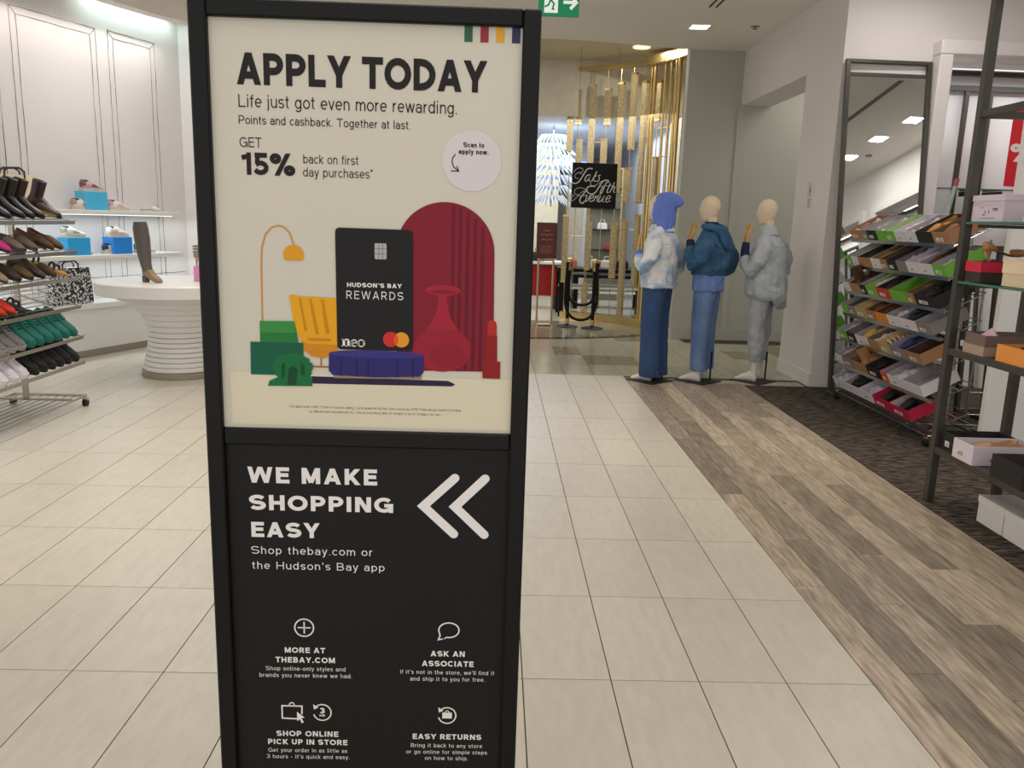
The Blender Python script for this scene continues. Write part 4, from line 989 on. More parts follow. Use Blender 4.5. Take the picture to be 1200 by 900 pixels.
strokes = [(TH, [(360, 275), (390, 225), (440, 206), (480, 222), (470, 262), (435, 268)]), (TK, [(608, 215), (565, 208), (530, 230), (495, 290), (462, 350), (430, 395), (390, 418), (350, 408)]), (TH, [(470, 290), (425, 272), (385, 300), (388, 340), (430, 350)]),
    (.014, [(580, 300), (548, 298), (518, 340), (515, 375), (538, 378), (570, 335), (584, 300), (566, 362), (584, 382)]), (.014, [(665, 245), (642, 300), (602, 385)]), (.012, [(664, 298), (628, 335), (642, 380), (668, 372)]), (.012, [(716, 297), (692, 302), (702, 340), (692, 374), (664, 376)]),
    (TH, [(596, 385), (590, 425), (635, 440), (700, 405), (745, 368)]), (TK, [(832, 372), (790, 360), (745, 382), (705, 450), (672, 510), (640, 545), (585, 550), (547, 512), (553, 462), (602, 446), (655, 450)]), (TH, [(695, 452), (760, 440)]),
    (.014, [(760, 440), (732, 500), (724, 530), (748, 522)]), (.012, [(768, 414), (772, 420)]), (.013, [(832, 388), (800, 392), (772, 460), (745, 530), (712, 558)]), (.014, [(852, 400), (822, 480), (812, 524), (836, 520)]), (TH, [(795, 437), (875, 430)]), (.014, [(905, 385), (880, 450), (850, 525)]), (.012, [(862, 490), (898, 444), (915, 450), (897, 508), (918, 524)]),
    (TH, [(388, 600), (362, 572), (350, 595), (352, 640)]), (TH, [(348, 662), (400, 622), (470, 540), (548, 490)]), (TH, [(535, 490), (450, 472), (392, 500), (388, 555), (440, 572)]), (TK, [(548, 490), (500, 560), (462, 620), (466, 668), (500, 682), (522, 650)]), (TH, [(420, 586), (530, 580)]),
    (.013, [(530, 572), (552, 582), (532, 650), (562, 640), (592, 572)]), (.012, [(590, 618), (630, 602), (636, 572), (606, 576), (586, 630), (606, 656), (642, 636)]), (.013, [(668, 572), (640, 650)]), (.012, [(655, 610), (700, 572), (686, 640), (706, 652)]), (.013, [(732, 572), (708, 630), (722, 656), (765, 602), (782, 572), (756, 640), (776, 656)]), (.012, [(800, 618), (852, 602), (860, 572), (826, 576), (798, 630), (816, 656), (862, 632)])]
for k, (w_, pts) in enumerate(strokes): sk(pts, w_, k % 6)
b.build('script_lettering', m_pwhite, r)
for v in r.children[-1:]: v.location = (0, 0, 0)

# stanchions with black ropes
def stanchion(x, y, label):
    r = empty('rope_stanchion', (x, y, 0)); tag(r, label, 'stanchion', 'brass-topped stanchions')
    b = MB(); b.lathe([(.16, 0), (.16, .012), (.10, .028), (.03, .034)], 28); b.build('base', m_black, r, smooth=30)
    b = MB(); b.tube([(0, 0, .03), (0, 0, .84)], .026, 14); b.build('post', m_black, r, smooth=60)
    b = MB(); b.lathe([(.03, .84), (.034, .86), (.03, .93), (.04, .95), (.045, .98), (.032, 1.01), (.012, 1.02)], 20); b.lathe([(.03, .05), (.03, .13)], 16); b.build('brass_top', m_brass, r, smooth=40)
stanchion(1.09, 12.0, 'left black rope stanchion with brass top before the entrance screen')
stanchion(1.45, 11.85, 'right black rope stanchion with brass top before the entrance screen')
def rope(name, p0, p1, sag, label, rr=.022):
    p0 = Vector(p0); p1 = Vector(p1); pts = []
    for k in range(25):
        t = k / 24; q = p0.lerp(p1, t); u = (2 * t - 1)
        q.z -= sag * (1 - u * u) ** .7; q.x += .10 * sin(pi * 2 * t) * -1 if name else 0
        pts.append(tuple(q))
    b = MB(); b.tube(pts, rr, 10); tag(b.build('barrier_rope', m_black, None, smooth=60), label, 'rope', 'barrier ropes')
rope(1, (1.06, 11.96, .96), (1.48, 11.80, .96), .84, 'thick black barrier rope hanging low between the two stanchions')
rope(1, (1.12, 12.03, .97), (1.44, 11.90, .94), .62, 'shorter black barrier rope looped behind the lower one')
# brass easel with brown notice
r = empty('notice_easel', (.74, 12.0, 0)); tag(r, 'brass easel stand holding a red-brown notice left of the stanchions', 'easel')
m_paleb = M('pale_brass', (206, 186, 140), .3, .9)
b = MB()
for x in (-.11, .11): b.tube([(x, 0, .02), (x, 0, 1.0)], .016, 8)
for z in (.02, .98): b.tube([(-.11, 0, z), (.11, 0, z)], .016, 8)
for x in (-.11, .11): b.tube([(x, -.14, .016), (x, .14, .016)], .016, 8)
b.build('stand_frame', m_paleb, r)
MB().box(-.15, .15, -.012, .012, 1.0, 1.52).build('notice_board', M('brown_notice', (96, 34, 28), .35), r)
b = MB(); 
for z_, w_ in ((1.40, .05), (1.34, .09), (1.27, .08)): line_flat(b, [(-w_, z_), (-w_ * .5, z_ + .015), (0, z_ - .005), (w_ * .5, z_ + .012), (w_, z_)], .012, -.014)
for k in range(4): line_flat(b, [(-.09, 1.18 - k * .03), (.09 - .02 * (k % 2), 1.18 - k * .03)], .008, -.014)
b.data if False else b.build('notice_print', M('notice_print', (176, 120, 104), .6), r)
# chandelier of pale feathered strands
r = empty('chandelier', (.95, 14.6, 3.2)); tag(r, 'large white feathery chandelier glowing behind the brass screen', 'chandelier')
MB().lathe([(.05, -.03), (.05, 0)], 12).build('ceiling_plate', m_white, r)
m_feather = M('frosted_glass_strand', (226, 236, 246), .2, var=.05, spec=.8, emit=(200, 220, 255), estr=.06)
random.seed(4)
for lvl in range(7):
    b = MB(); zz = -.25 - lvl * .17; rad_ = .55 - abs(lvl - 3) * .07
    for k in range(26):
        a = 2 * pi * k / 26 + lvl * .1
        b.tube([(.06 * cos(a), .06 * sin(a), zz), (rad_ * .6 * cos(a), rad_ * .6 * sin(a), zz + .05), (rad_ * cos(a), rad_ * sin(a), zz - .10 + random.uniform(-.03, .03))], [.012, .02, .004], 5)
    b.build('strand_tier', m_feather, r)
b = MB(); b.tube([(0, 0, 0), (0, 0, -1.4)], .012, 6); b.build('stem', m_chrome, r)

# store interior shell
m_scream = M('store_cream_wall', (222, 212, 188), .6)
b = MB(); b.box(-4, 3.05, 22.2, 22.4, 0, 3.2); struct(b.build('wall_store_back', m_scream))
b = MB(); b.box(2.85, 3.05, 13.2, 22.3, 0, 3.2); struct(b.build('wall_store_right', M('store_cool_wall', (206, 216, 232), .5)))
b = MB(); b.box(-4.2, -4, 11.2, 22.3, 0, 3.2); struct(b.build('wall_store_left', m_scream))
b = MB(); b.box(-4.2, 3.05, 13.15, 22.4, 3.18, 3.3); struct(b.build('ceiling_store', M('store_ceiling', (222, 224, 228), .7)))
b = MB(); b.box(-3.3, 2.9, 13.0, 13.15, 3.14, 4.02); b.box(2.68, 2.9, 11.2, 13.15, 0, 4.02); b.box(-3.4, -3.2, 10.7, 13.2, 0, 4.02); b.box(2.68, 2.9, 11.2, 11.3, 0, 4.0)
struct(b.build('wall_header', M('vestibule_wall', (208, 202, 188), .6)))
lamp('AREA', (.4, 15.2, 2.55), 16, (.12, .45, 1), .35, rot=(0, 0, 0))
lamp('POINT', (1.22, 14.9, 2.62), 14, (.25, .55, 1), .05)
r = empty('light_cove', (0.2, 17.6, 2.7)); tag(r, 'glowing blue light strip across the store behind the chandelier', 'light')
MB().box(-3.2, 1.75, 0, .1, 0, .10).build('glowing_strip', M('blue_glow', (90, 160, 255), emit=(80, 150, 255), estr=2.6), r)
MB().box(-3.2, 1.75, .02, .12, -.08, 0).build('housing', m_white, r)
for x in (-3.1, 1.65): MB().box(x, x + .06, .04, .1, -2.7, -.08).build('housing_post', m_white, r)
r = empty('light_globe', (1.22, 14.75, 2.55)); tag(r, 'bright white round lamp beside the chandelier', 'lamp')
MB().lathe([(.01, -.07), (.05, -.05), (.07, 0), (.05, .05), (.01, .07)], 16).build('globe', M('globe_glow', (240, 250, 255), emit=(225, 242, 255), estr=9), r, smooth=60)
MB().tube([(0, 0, .06), (0, 0, .63)], .006, 6).build('stem', m_chrome, r)
# cream columns and mirrored display wall
for k, (x, y, w_, col, nm) in enumerate(((1.0, 17.0, .5, (226, 214, 180), 'left cream column in the store behind the chandelier'), (1.75, 18.2, .45, (236, 226, 200), 'right cream column in the store behind the name sign'), (.35, 19.5, .4, (214, 190, 150), 'tan column deep in the store at left'))):
    r = empty('store_column', (x, y, 0)); tag(r, nm, 'column', 'columns in the far store')
    MB().box(-w_ / 2, w_ / 2, -.1, .2, .15, 3.18, bev=.01).build('shaft', M('col_%d' % k, col, .5), r); MB().box(-w_ / 2 - .04, w_ / 2 + .04, -.14, .24, 0, .15).build('base', m_brass, r)
r = empty('display_cabinet', (2.15, 16.4, 0)); tag(r, 'tall mirrored display cabinet with gold frame behind the brass screen', 'cabinet')
MB().box(-.32, .32, 0, .3, 0, 2.6).build('body', M('cabinet_taupe', (120, 112, 94), .35), r)
b = MB(); b.box(-.34, -.30, -.03, 0, 0, 2.62); b.box(.30, .34, -.03, 0, 0, 2.62); b.box(-.3, .3, -.03, 0, 2.58, 2.62); b.build('gold_frame', m_brass, r)
for z in (.6, 1.0, 1.4, 1.8, 2.2): MB().box(-.3, .3, -.12, 0, z, z + .02).build('shelf', m_glass, r)
random.seed(8)
bagc = [(30, 26, 26), (150, 60, 50), (226, 222, 214), (110, 80, 50), (190, 170, 140), (60, 66, 80)]
def handbag(x, y, z, c, label, s=1.0, grp='handbags in the far store'):
    r = empty('handbag', (x, y, z)); tag(r, label, 'handbag', grp)
    m = M('bag_%d_%d_%d' % c, c, .4)
    b = MB(); b.loft([[(sx * .12 * s * k, sy * .05 * s * k, zz * s) for sx, sy in ((-1, -1), (1, -1), (1, 1), (-1, 1))] for zz, k in ((0, .9), (.02, 1), (.12, .95), (.16, .7))]); b.build('body', m, r)
    b = MB(); b.tube([(-.06 * s, 0, .15 * s), (-.05 * s, 0, .23 * s), (.05 * s, 0, .23 * s), (.06 * s, 0, .15 * s)], .007 * s, 6); b.build('handle', m, r)
for k, z in enumerate((.62, 1.02, 1.42, 1.82)):
    handbag(2.15 + (-.1, .1, -.05, .08)[k], 16.33, z, bagc[k], ('black', 'dusty red', 'white', 'brown')[k] + ' handbag in the mirrored cabinet, ' + ('bottom', 'second', 'third', 'top')[k] + ' shelf from below', .8)
# tables
def display_table(x, y, wx, wy, h, topc, label, legc):
    r = empty('display_table', (x, y, 0)); tag(r, label, 'table', 'display tables in the far store')
    MB().box(-wx / 2, wx / 2, -wy / 2, wy / 2, h - .06, h, bev=.006).build('table_top', topc, r)
    MB().box(-wx / 2 + .05, wx / 2 - .05, -wy / 2 + .05, wy / 2 - .05, h - .02 - .32, h - .3).build('lower_shelf', m_white, r)
    for sx in (-1, 1):
        for sy in (-1, 1): MB().box(sx * (wx / 2 - .06) - .04, sx * (wx / 2 - .06) + .04, sy * (wy / 2 - .06) - .04, sy * (wy / 2 - .06) + .04, 0, h - .06).build('leg', legc, r)
display_table(1.78, 13.6, 1.5, .7, .80, m_black, 'black display table with goods just behind the brass screen', m_black)
display_table(2.05, 14.9, 1.3, .6, .62, m_black, 'lower black display table behind the first table', m_black)
for k, (x, c, n) in enumerate(((1.25, (214, 120, 120), 'pink'), (1.55, (226, 226, 226), 'white'), (1.85, (236, 232, 224), 'ivory'), (2.1, (34, 30, 32), 'black'))):
    handbag(x, 13.5, .80, c, n + ' handbag on the black display table', .85)
r = empty('table_lamp', (2.42, 13.7, .80)); tag(r, 'small black table lamp on the black display table', 'lamp')
MB().lathe([(.08, 0), (.08, .012), (.02, .03)], 16).build('base', m_black, r); MB().tube([(0, 0, .02), (0, 0, .42)], .008, 8).build('stem', m_black, r); MB().lathe([(.12, .38), (.05, .47), (.012, .49)], 20).build('lamp_shade', m_black, r, smooth=40)
r = empty('red_display_counter', (.45, 14.6, 0)); tag(r, 'red fronted display counter at the left of the store entrance', 'counter')
MB().box(-.75, .75, -.3, .3, .25, .80, bev=.01).build('body', M('deep_red_lacquer', (150, 16, 24), .3), r); MB().box(-.8, .8, -.35, .35, .80, .84).build('counter_top', m_white, r)
for sx in (-1, 1): MB().box(sx * .65 - .04, sx * .65 + .04, -.25, .25, 0, .25).build('leg', m_black, r)
handbag(.3, 14.55, .84, (222, 214, 200), 'cream handbag on the red counter'); handbag(.75, 14.5, .84, (40, 34, 34), 'black handbag on the red counter')

# ================================================================ SHOES
def cmat(col, rough=.5, **kw): return M('leather_%d_%d_%d_%d' % (tuple(col) + (int(rough * 100),)), col, rough, var=.06, scale=14, **kw)
def superring(x, hw_, z0, z1, n=14, e=1.0, dy=0):
    r_ = []
    for k in range(n):
        a = 2 * pi * k / n; c, s = cos(a), sin(a)
        cc = math.copysign(abs(c) ** e, c); ss = math.copysign(abs(s) ** e, s)
        r_.append((x, dy + hw_ * cc, (z0 + z1) / 2 + (z1 - z0) / 2 * ss))
    return r_
FOOT = [(-.005, .020), (.0, .026), (.02, .033), (.06, .035), (.11, .034), (.16, .043), (.20, .045), (.235, .038), (.255, .026), (.265, .012)]
SHOES = {}
def shoe(style, col, sole=None, trim=None, lining=(50, 46, 44)):
    """returns a list of (part name, mesh); toe along +x, heel at 0, ground at z=0"""
    key = (style, col, sole, trim, lining)
    if key in SHOES: return SHOES[key]
    mu = cmat(col, .3 if style in ('bootie', 'pump', 'tallboot') else .6)
    ms = cmat(sole or (226, 222, 214), .6); mt = cmat(trim or col, .5); ml = cmat(lining, .85)
    out = []
    def outline(sc=1.0, x0=None):
        l = [(x, w_ * sc) for x, w_ in FOOT]
        return l + [(x, -w_) for x, w_ in reversed(l)]
    if style == 'sneaker':
        b = MB(); b.slab(outline(1.08), 0, .024); out.append(('sole', b.mesh('sole', ms, 50)))
        st_ = [(0, .020, .074), (.012, .031, .082), (.05, .034, .074), (.085, .034, .083), (.115, .035, .080), (.155, .041, .060), (.20, .042, .047), (.235, .034, .040), (.255, .018, .030)]
        b = MB(); b.loft([superring(x, w_, .012, zt_, e=.75) for x, w_, zt_ in st_]); out.append(('upper', b.mesh('upper', mu, 60)))
        b = MB(); b.lathe([(.001, .079), (.026, .082), (.028, .0865)], 12); b.v = [(x * 1.35 + .045, y * .95, z - .1 * (x)) for x, y, z in b.v]; out.append(('lining', b.mesh('lining', ml)))
        if style == 'sneaker' and trim:
            b = MB(); b.loft([superring(x, w_ * 1.03, .026, z_, e=.75) for x, w_, z_ in ((.10, .0355, .062), (.12, .037, .066), (.15, .042, .052), (.165, .043, .046))]); out.append(('side_panel', b.mesh('side_panel', mt, 60)))
        b = MB()
        for k in range(4): b.box(.092 + k * .018, .100 + k * .018, -.020, .020, .074 - k * .0065, .088 - k * .0075)
        out.append(('laces', b.mesh('laces', cmat((232, 230, 226) if sum(col) > 520 else tuple(int(c_ * .8) for c_ in (trim or col)), .8))))
        b = MB(); b.loft([superring(x, w_ * 1.05, .03, z_ * 1.02, e=.75) for x, w_, z_ in ((-.001, .020, .07), (.010, .031, .084), (.028, .034, .080))]); out.append(('heel_tab', b.mesh('heel_tab', mt, 60)))
    elif style in ('flat', 'mule', 'clog'):
        hh = .012 if style != 'mule' else .02
        b = MB(); b.slab(outline(1.02), 0, hh); out.append(('sole', b.mesh('sole', ms, 50)))
        b = MB(); b.slab([(x, y * .9) for x, y in outline(1)], hh, hh + .004); out.append(('insole', b.mesh('insole', ml)))
        rings = [superring(x, w_, .008, zt_, e=.8) for x, w_, zt_ in ((.13, .036, .062), (.15, .041, .064), (.18, .045, .056), (.215, .043, .046), (.245, .032, .036), (.265, .012, .024))]
        b = MB(); b.loft(rings); out.append(('vamp', b.mesh('vamp', mu, 60)))
        if style != 'mule':
            b = MB()
            o2 = [(.14, .036), (.10, .033), (.06, .034), (.02, .032), (0, .025), (-.005, .01)]
            o2 = o2 + [(x, -y) for x, y in reversed(o2)]
            hts = [.058, .050, .050, .056, .062, .064, .064, .062, .056, .050, .050, .058]
            b.loft([[(x, y, .010) for x, y in o2], [(x, y * .98, h_) for (x, y), h_ in zip(o2, hts)], [(x * .96 + .004, y * .86, h_) for (x, y), h_ in zip(o2, hts)], [(x * .96 + .004, y * .86, .012) for x, y in o2]], cap=False, closed=False)
            out.append(('quarter', b.mesh('quarter', mu, 60)))
        if style == 'clog':
            b = MB(); b.tube([(.15, -.045, .03), (.155, -.03, .062), (.155, 0, .07), (.155, .03, .062), (.15, .045, .03)], .006, 6); out.append(('strap', b.mesh('strap', mt)))
    elif style == 'bootie':
        b = MB(); b.slab(outline(1.03), 0, .010); b.box(-.004, .055, -.027, .027, -.0, .035, bev=.004); out.append(('sole', b.mesh('sole', ms, 50)))
        b = MB(); b.loft([superring(x, w_, .018 if x < .1 else .006, zt_, e=.8) for x, w_, zt_ in ((-.006, .020, .07), (.01, .032, .10), (.05, .036, .11), (.095, .036, .095), (.13, .038, .072), (.17, .043, .055), (.21, .042, .045), (.245, .030, .036), (.266, .010, .022))]); out.append(('upper', b.mesh('upper', mu, 60)))
        b = MB(); b.tube([(.045, 0, .06), (.045, 0, .11), (.042, 0, .17), (.040, 0, .205)], [(.05, .036), (.047, .035), (.050, .038), (.052, .041)], 14); out.append(('shaft', b.mesh('shaft', mu, 60)))
        b = MB(); b.tube([(.040, 0, .2055), (.040, 0, .2065)], [(.046, .036), (.046, .036)], 14); out.append(('lining', b.mesh('lining', ml)))
    elif style == 'pump':
        fx = [(0, .026, .075), (.02, .028, .078), (.06, .026, .062), (.11, .030, .030), (.15, .038, .010), (.19, .038, .006), (.225, .026, .006), (.24, .010, .008)]
        b = MB(); b.loft([[(x, -w_, z), (x, w_, z), (x, w_ * .9, z + .006), (x, -w_ * .9, z + .006)] for x, w_, z in fx]); out.append(('sole', b.mesh('sole', ms, 50)))
        b = MB(); b.tube([(.012, 0, .002), (.014, 0, .04), (.02, 0, .078)], [.006, .008, .018], 8); out.append(('heel', b.mesh('heel', mu, 60)))
        b = MB(); b.loft([superring(x, w_, z, zt_, e=.8) for x, w_, z, zt_ in ((.15, .038, .012, .052), (.17, .039, .008, .05), (.20, .034, .007, .04), (.225, .024, .007, .03), (.242, .008, .008, .02))]); out.append(('vamp', b.mesh('vamp', mu, 60)))
        b = MB(); b.loft([superring(x, w_, z, zt_, e=.8) for x, w_, z, zt_ in ((-.004, .014, .078, .12), (.006, .026, .076, .128), (.03, .029, .074, .118), (.05, .028, .066, .09))]); out.append(('quarter', b.mesh('quarter', mu, 60)))
    elif style == 'sandal':
        b = MB(); b.slab(outline(1.0), 0, .018); out.append(('sole', b.mesh('sole', ms, 50)))
        for nm, x, w_, z in (('strap', .19, .042, .055), ('strap', .15, .040, .06), ('ankle_strap', .03, .036, .085)):
            b = MB(); b.tube([(x, -w_, .015), (x - .006, -w_ * .8, z * .8), (x - .01, 0, z), (x - .006, w_ * .8, z * .8), (x, w_, .015)], (.009), 6); out.append((nm, b.mesh(nm, mu, 60)))
    SHOES[key] = out
    return out
SHN = {'sneaker': 'sneaker', 'flat': 'flat_shoe', 'mule': 'mule_shoe', 'clog': 'clog_shoe', 'bootie': 'ankle_boot', 'pump': 'high_heel_shoe', 'sandal': 'sandal'}
def add_shoe(style, col, mat, label, group=None, **kw):
    r = bpy.data.objects.new(SHN[style], None); r.empty_display_size = .05; COL.objects.link(r)
    if style == 'sneaker': mat = mat @ Matrix.Diagonal((1.04, 1.12, 1.28, 1))
    r.matrix_world = mat
    tag(r, label, 'shoe', group)
    for nm, me in shoe(style, col, **kw):
        put(nm, me, r)
    return r
def TR(x, y, z, yaw=0, pitch=0, roll=0):
    return Matrix.Translation((x, y, z)) @ Euler((roll, pitch, yaw), 'XYZ').to_matrix().to_4x4()

# ================================================================ LEFT WALL SHELVES AND DISPLAY SHOES
for z, nm in ((1.505, 'upper long white display shelf with lit underside on the left wall'), (1.045, 'lower long white display shelf with lit underside on the left wall')):
    r = empty('wall_shelf', WL(0, 0, z), (0, 0, WROT)); tag(r, nm, 'shelf', 'white wall shelves')
    MB().box(-2.8, 1.31, .02, .35, -.045, 0, bev=.004).build('board', m_white, r)
    MB().box(-2.7, 1.25, .10, .14, -.050, -.045).build('light_strip', M('shelf_led', (235, 250, 255), emit=(225, 245, 255), estr=2.2), r)
def wallshoe(s, z, style, col, label, yaw=0, **kw):
    kw.setdefault('sole', (204, 192, 176))
    p = WL(s, z > 1.3 and z < 1.6 and .14 or .14, z)
    return add_shoe(style, col, TR(p.x, p.y, z, WROT + yaw), label, 'display shoes on the wall shelves', **kw)
def acrylic(s0, s1, z, h, col, label):
    p = WL((s0 + s1) / 2, .15, z); w_ = (s1 - s0) / 2
    o = MB().box(-w_, w_, -.075, .075, 0, h, bev=.004).build('acrylic_riser', M('acrylic_%d_%d_%d' % col, col, .08, var=.02, coat=.5), None, loc=p, rot=(0, 0, WROT)); tag(o, label, 'riser', 'acrylic risers')
Z1, Z2 = 1.505, 1.045
acrylic(.02, .30, Z1, .19, (84, 190, 232), 'sky blue acrylic riser on the upper wall shelf')
acrylic(-.24, .04, Z2, .18, (48, 168, 228), 'blue acrylic riser at the left of the lower wall shelf')
acrylic(.33, .60, Z2, .18, (38, 138, 232), 'deep blue acrylic riser at the middle of the lower wall shelf')
wallshoe(.03, Z1 + .19, 'sneaker', (206, 160, 172), 'pink sneaker on top of the sky blue riser, upper shelf', trim=(120, 90, 90))
wallshoe(-.10, Z1, 'sneaker', (226, 210, 206), 'pale pink sneaker in front of the sky blue riser, upper shelf', trim=(180, 150, 130))
wallshoe(.36, Z1, 'sneaker', (232, 214, 212), 'white and pink sneaker in the middle of the upper shelf', trim=(214, 170, 176))
wallshoe(.83, Z1, 'mule', (236, 234, 230), 'white mule at the right end of the upper shelf')
wallshoe(-.245, Z2 + .18, 'sneaker', (236, 236, 232), 'white sneaker on top of the left blue riser, lower shelf', trim=(170, 170, 150))
wallshoe(-.17, Z2, 'sneaker', (238, 238, 236), 'plain white sneaker in front of the left blue riser, lower shelf', trim=(206, 206, 210), sole=(206, 198, 186))
wallshoe(-.50, Z2, 'sneaker', (220, 220, 226), 'pale grey sneaker at the left of the lower shelf', trim=(190, 190, 200), sole=(200, 194, 186))
wallshoe(.33, Z2 + .18, 'sneaker', (222, 196, 174), 'tan and white sneaker on top of the deep blue riser, lower shelf', trim=(236, 234, 230))
wallshoe(.26, Z2, 'sneaker', (200, 190, 180), 'white sneaker with navy heel in front of the deep blue riser', trim=(40, 40, 84))
wallshoe(.70, Z2, 'sneaker', (230, 230, 226), 'white sneaker with green heel at the right of the lower shelf', trim=(30, 140, 120))
# tote bags
def tote(mat, w_, h_, d_, col, label, pat=None, hcol=(48, 30, 32)):
    r = bpy.data.objects.new('tote_bag', None); r.empty_display_size = .1; COL.objects.link(r); r.matrix_world = mat
    tag(r, label, 'bag')
    m = pat or cmat(col, .7)
    b = MB(); b.loft([[(sx * w_ / 2 * k, sy * d_ / 2 * k2, z) for sx, sy in ((-1, -1), (0, -1.05), (1, -1), (1, 1), (0, 1.05), (-1, 1))] for z, k, k2 in ((0, .96, .95), (.01, 1, 1), (h_ * .6, 1.0, .8), (h_, .98, .45))]); b.build('body', m, r, smooth=30)
    for sy in (-1, 1):
        b = MB(); b.tube([(-w_ * .2, sy * d_ * .26, h_ * .78), (-w_ * .2, sy * d_ * .26, h_ * 1.10), (-w_ * .12, sy * d_ * .26, h_ * 1.18), (w_ * .1, sy * d_ * .26, h_ * 1.20), (w_ * .2, sy * d_ * .26, h_ * 1.10), (w_ * .2, sy * d_ * .26, h_ * .78)], [(.011, .005)] * 6, 6); b.build('handle', cmat(hcol, .5), r, smooth=60)
    return r
m_toile = M('black_white_print', (32, 31, 34), .7, scale=46, col2=(206, 204, 206), thr=(.50, .54))
p = WL(-.22, .12, .552); tote(Matrix.Translation(p) @ Matrix.Rotation(WROT, 4, 'Z'), .47, .37, .12, (0, 0, 0), 'black and white patterned tote bag standing on the low white ledge', pat=m_toile, hcol=(30, 30, 30))
p = WL(-.69, .2, Z1); tote(Matrix.Translation(p) @ Matrix.Rotation(WROT, 4, 'Z'), .52, .31, .12, (226, 208, 178), 'cream tote bag with dark brown handles on the upper wall shelf')

# ================================================================ ROUND TIERED TABLE
r = empty('round_table', (-2.97, 7.66, 0)); tag(r, 'white round tiered pedestal table behind the sign', 'table')
MB().lathe([(.355, 0), (.36, .005), (.36, .05), (.35, .055)], 56).build('base_trim', m_trimgrey, r, smooth=30)
tiers = [(.342, .055, .10), (.333, .10, .145), (.323, .145, .19), (.313, .19, .235), (.303, .235, .28), (.296, .28, .325), (.290, .325, .37), (.288, .37, .42), (.294, .42, .475), (.308, .475, .535), (.335, .535, .595), (.378, .595, .655), (.447, .655, .715), (.545, .715, .768)]
for rr, z0, z1 in tiers:
    MB().lathe([(rr - .022, z0), (rr - .022, z0 + .005), (rr - .003, z0 + .006), (rr, z0 + .010), (rr, z1 - .004), (rr - .004, z1)], 56).build('disc', m_white, r, smooth=30)
MB().lathe([(.70, .765), (.71, .775), (.71, .872), (.70, .882)], 64).build('table_top', m_white, r, smooth=30)
ZT = .882
rb = empty('tall_boot', (-3.16, 7.42, ZT), (0, 0, -.5)); tag(rb, 'grey-brown slouchy knee-high boot standing on the round table', 'shoe')
mb_ = M('grey_satin_boot', (92, 86, 80), .32, var=.15, scale=7, stretch=(1, 1, .4))
b = MB(); b.tube([(.02, 0, .10), (.0, 0, .16), (-.015, 0, .25), (-.03, 0, .38), (-.045, 0, .48), (-.048, 0, .535)], [(.046, .042), (.052, .046), (.064, .056), (.074, .064), (.074, .062), (.062, .052)], 18); b.build('shaft', mb_, rb, smooth=60)
b = MB(); b.loft([superring(x, w_, z0, z1, e=.8) for x, w_, z0, z1 in ((-.03, .024, .06, .13), (0, .036, .05, .15), (.05, .038, .03, .13), (.09, .038, .012, .085), (.13, .038, .006, .06), (.17, .030, .004, .04), (.195, .012, .004, .02))]); b.build('foot_upper', cmat((150, 122, 90), .4), rb, smooth=60)
b = MB(); b.box(-.035, .012, -.024, .024, 0, .06, bev=.004); b.build('heel', cmat((90, 80, 74), .4), rb)
o = MB().box(-.085, .085, -.07, .07, 0, .145, bev=.004).build('acrylic_riser', M('acrylic_pink', (226, 140, 186), .1, var=.02, coat=.5), None, loc=(-2.745, 7.72, ZT), rot=(0, 0, .2)); tag(o, 'pink acrylic riser on the round table', 'riser', 'acrylic risers')
add_shoe('bootie', (52, 28, 32), TR(-2.66, 7.46, ZT, -.3), 'dark burgundy ankle boot with tan toe on the round table', sole=(120, 90, 60))
rs = bpy.data.objects.new('high_heel_shoe', None); COL.objects.link(rs); rs.matrix_world = TR(-2.82, 7.72, ZT + .145, -.7); tag(rs, 'strappy grey ankle-tie high heel on the pink riser', 'shoe')
for nm, me in shoe('pump', (150, 134, 124), sole=(196, 156, 110)): put(nm, me, rs)
for z, rr in ((.13, .036), (.155, .034), (.18, .037)):
    MB().tube([(.02 + rr * cos(a * pi / 6), rr * .85 * sin(a * pi / 6), z + .008 * cos(a * pi / 6)) for a in range(13)], .006, 6).build('ankle_strap', cmat((150, 134, 124), .4), rs)

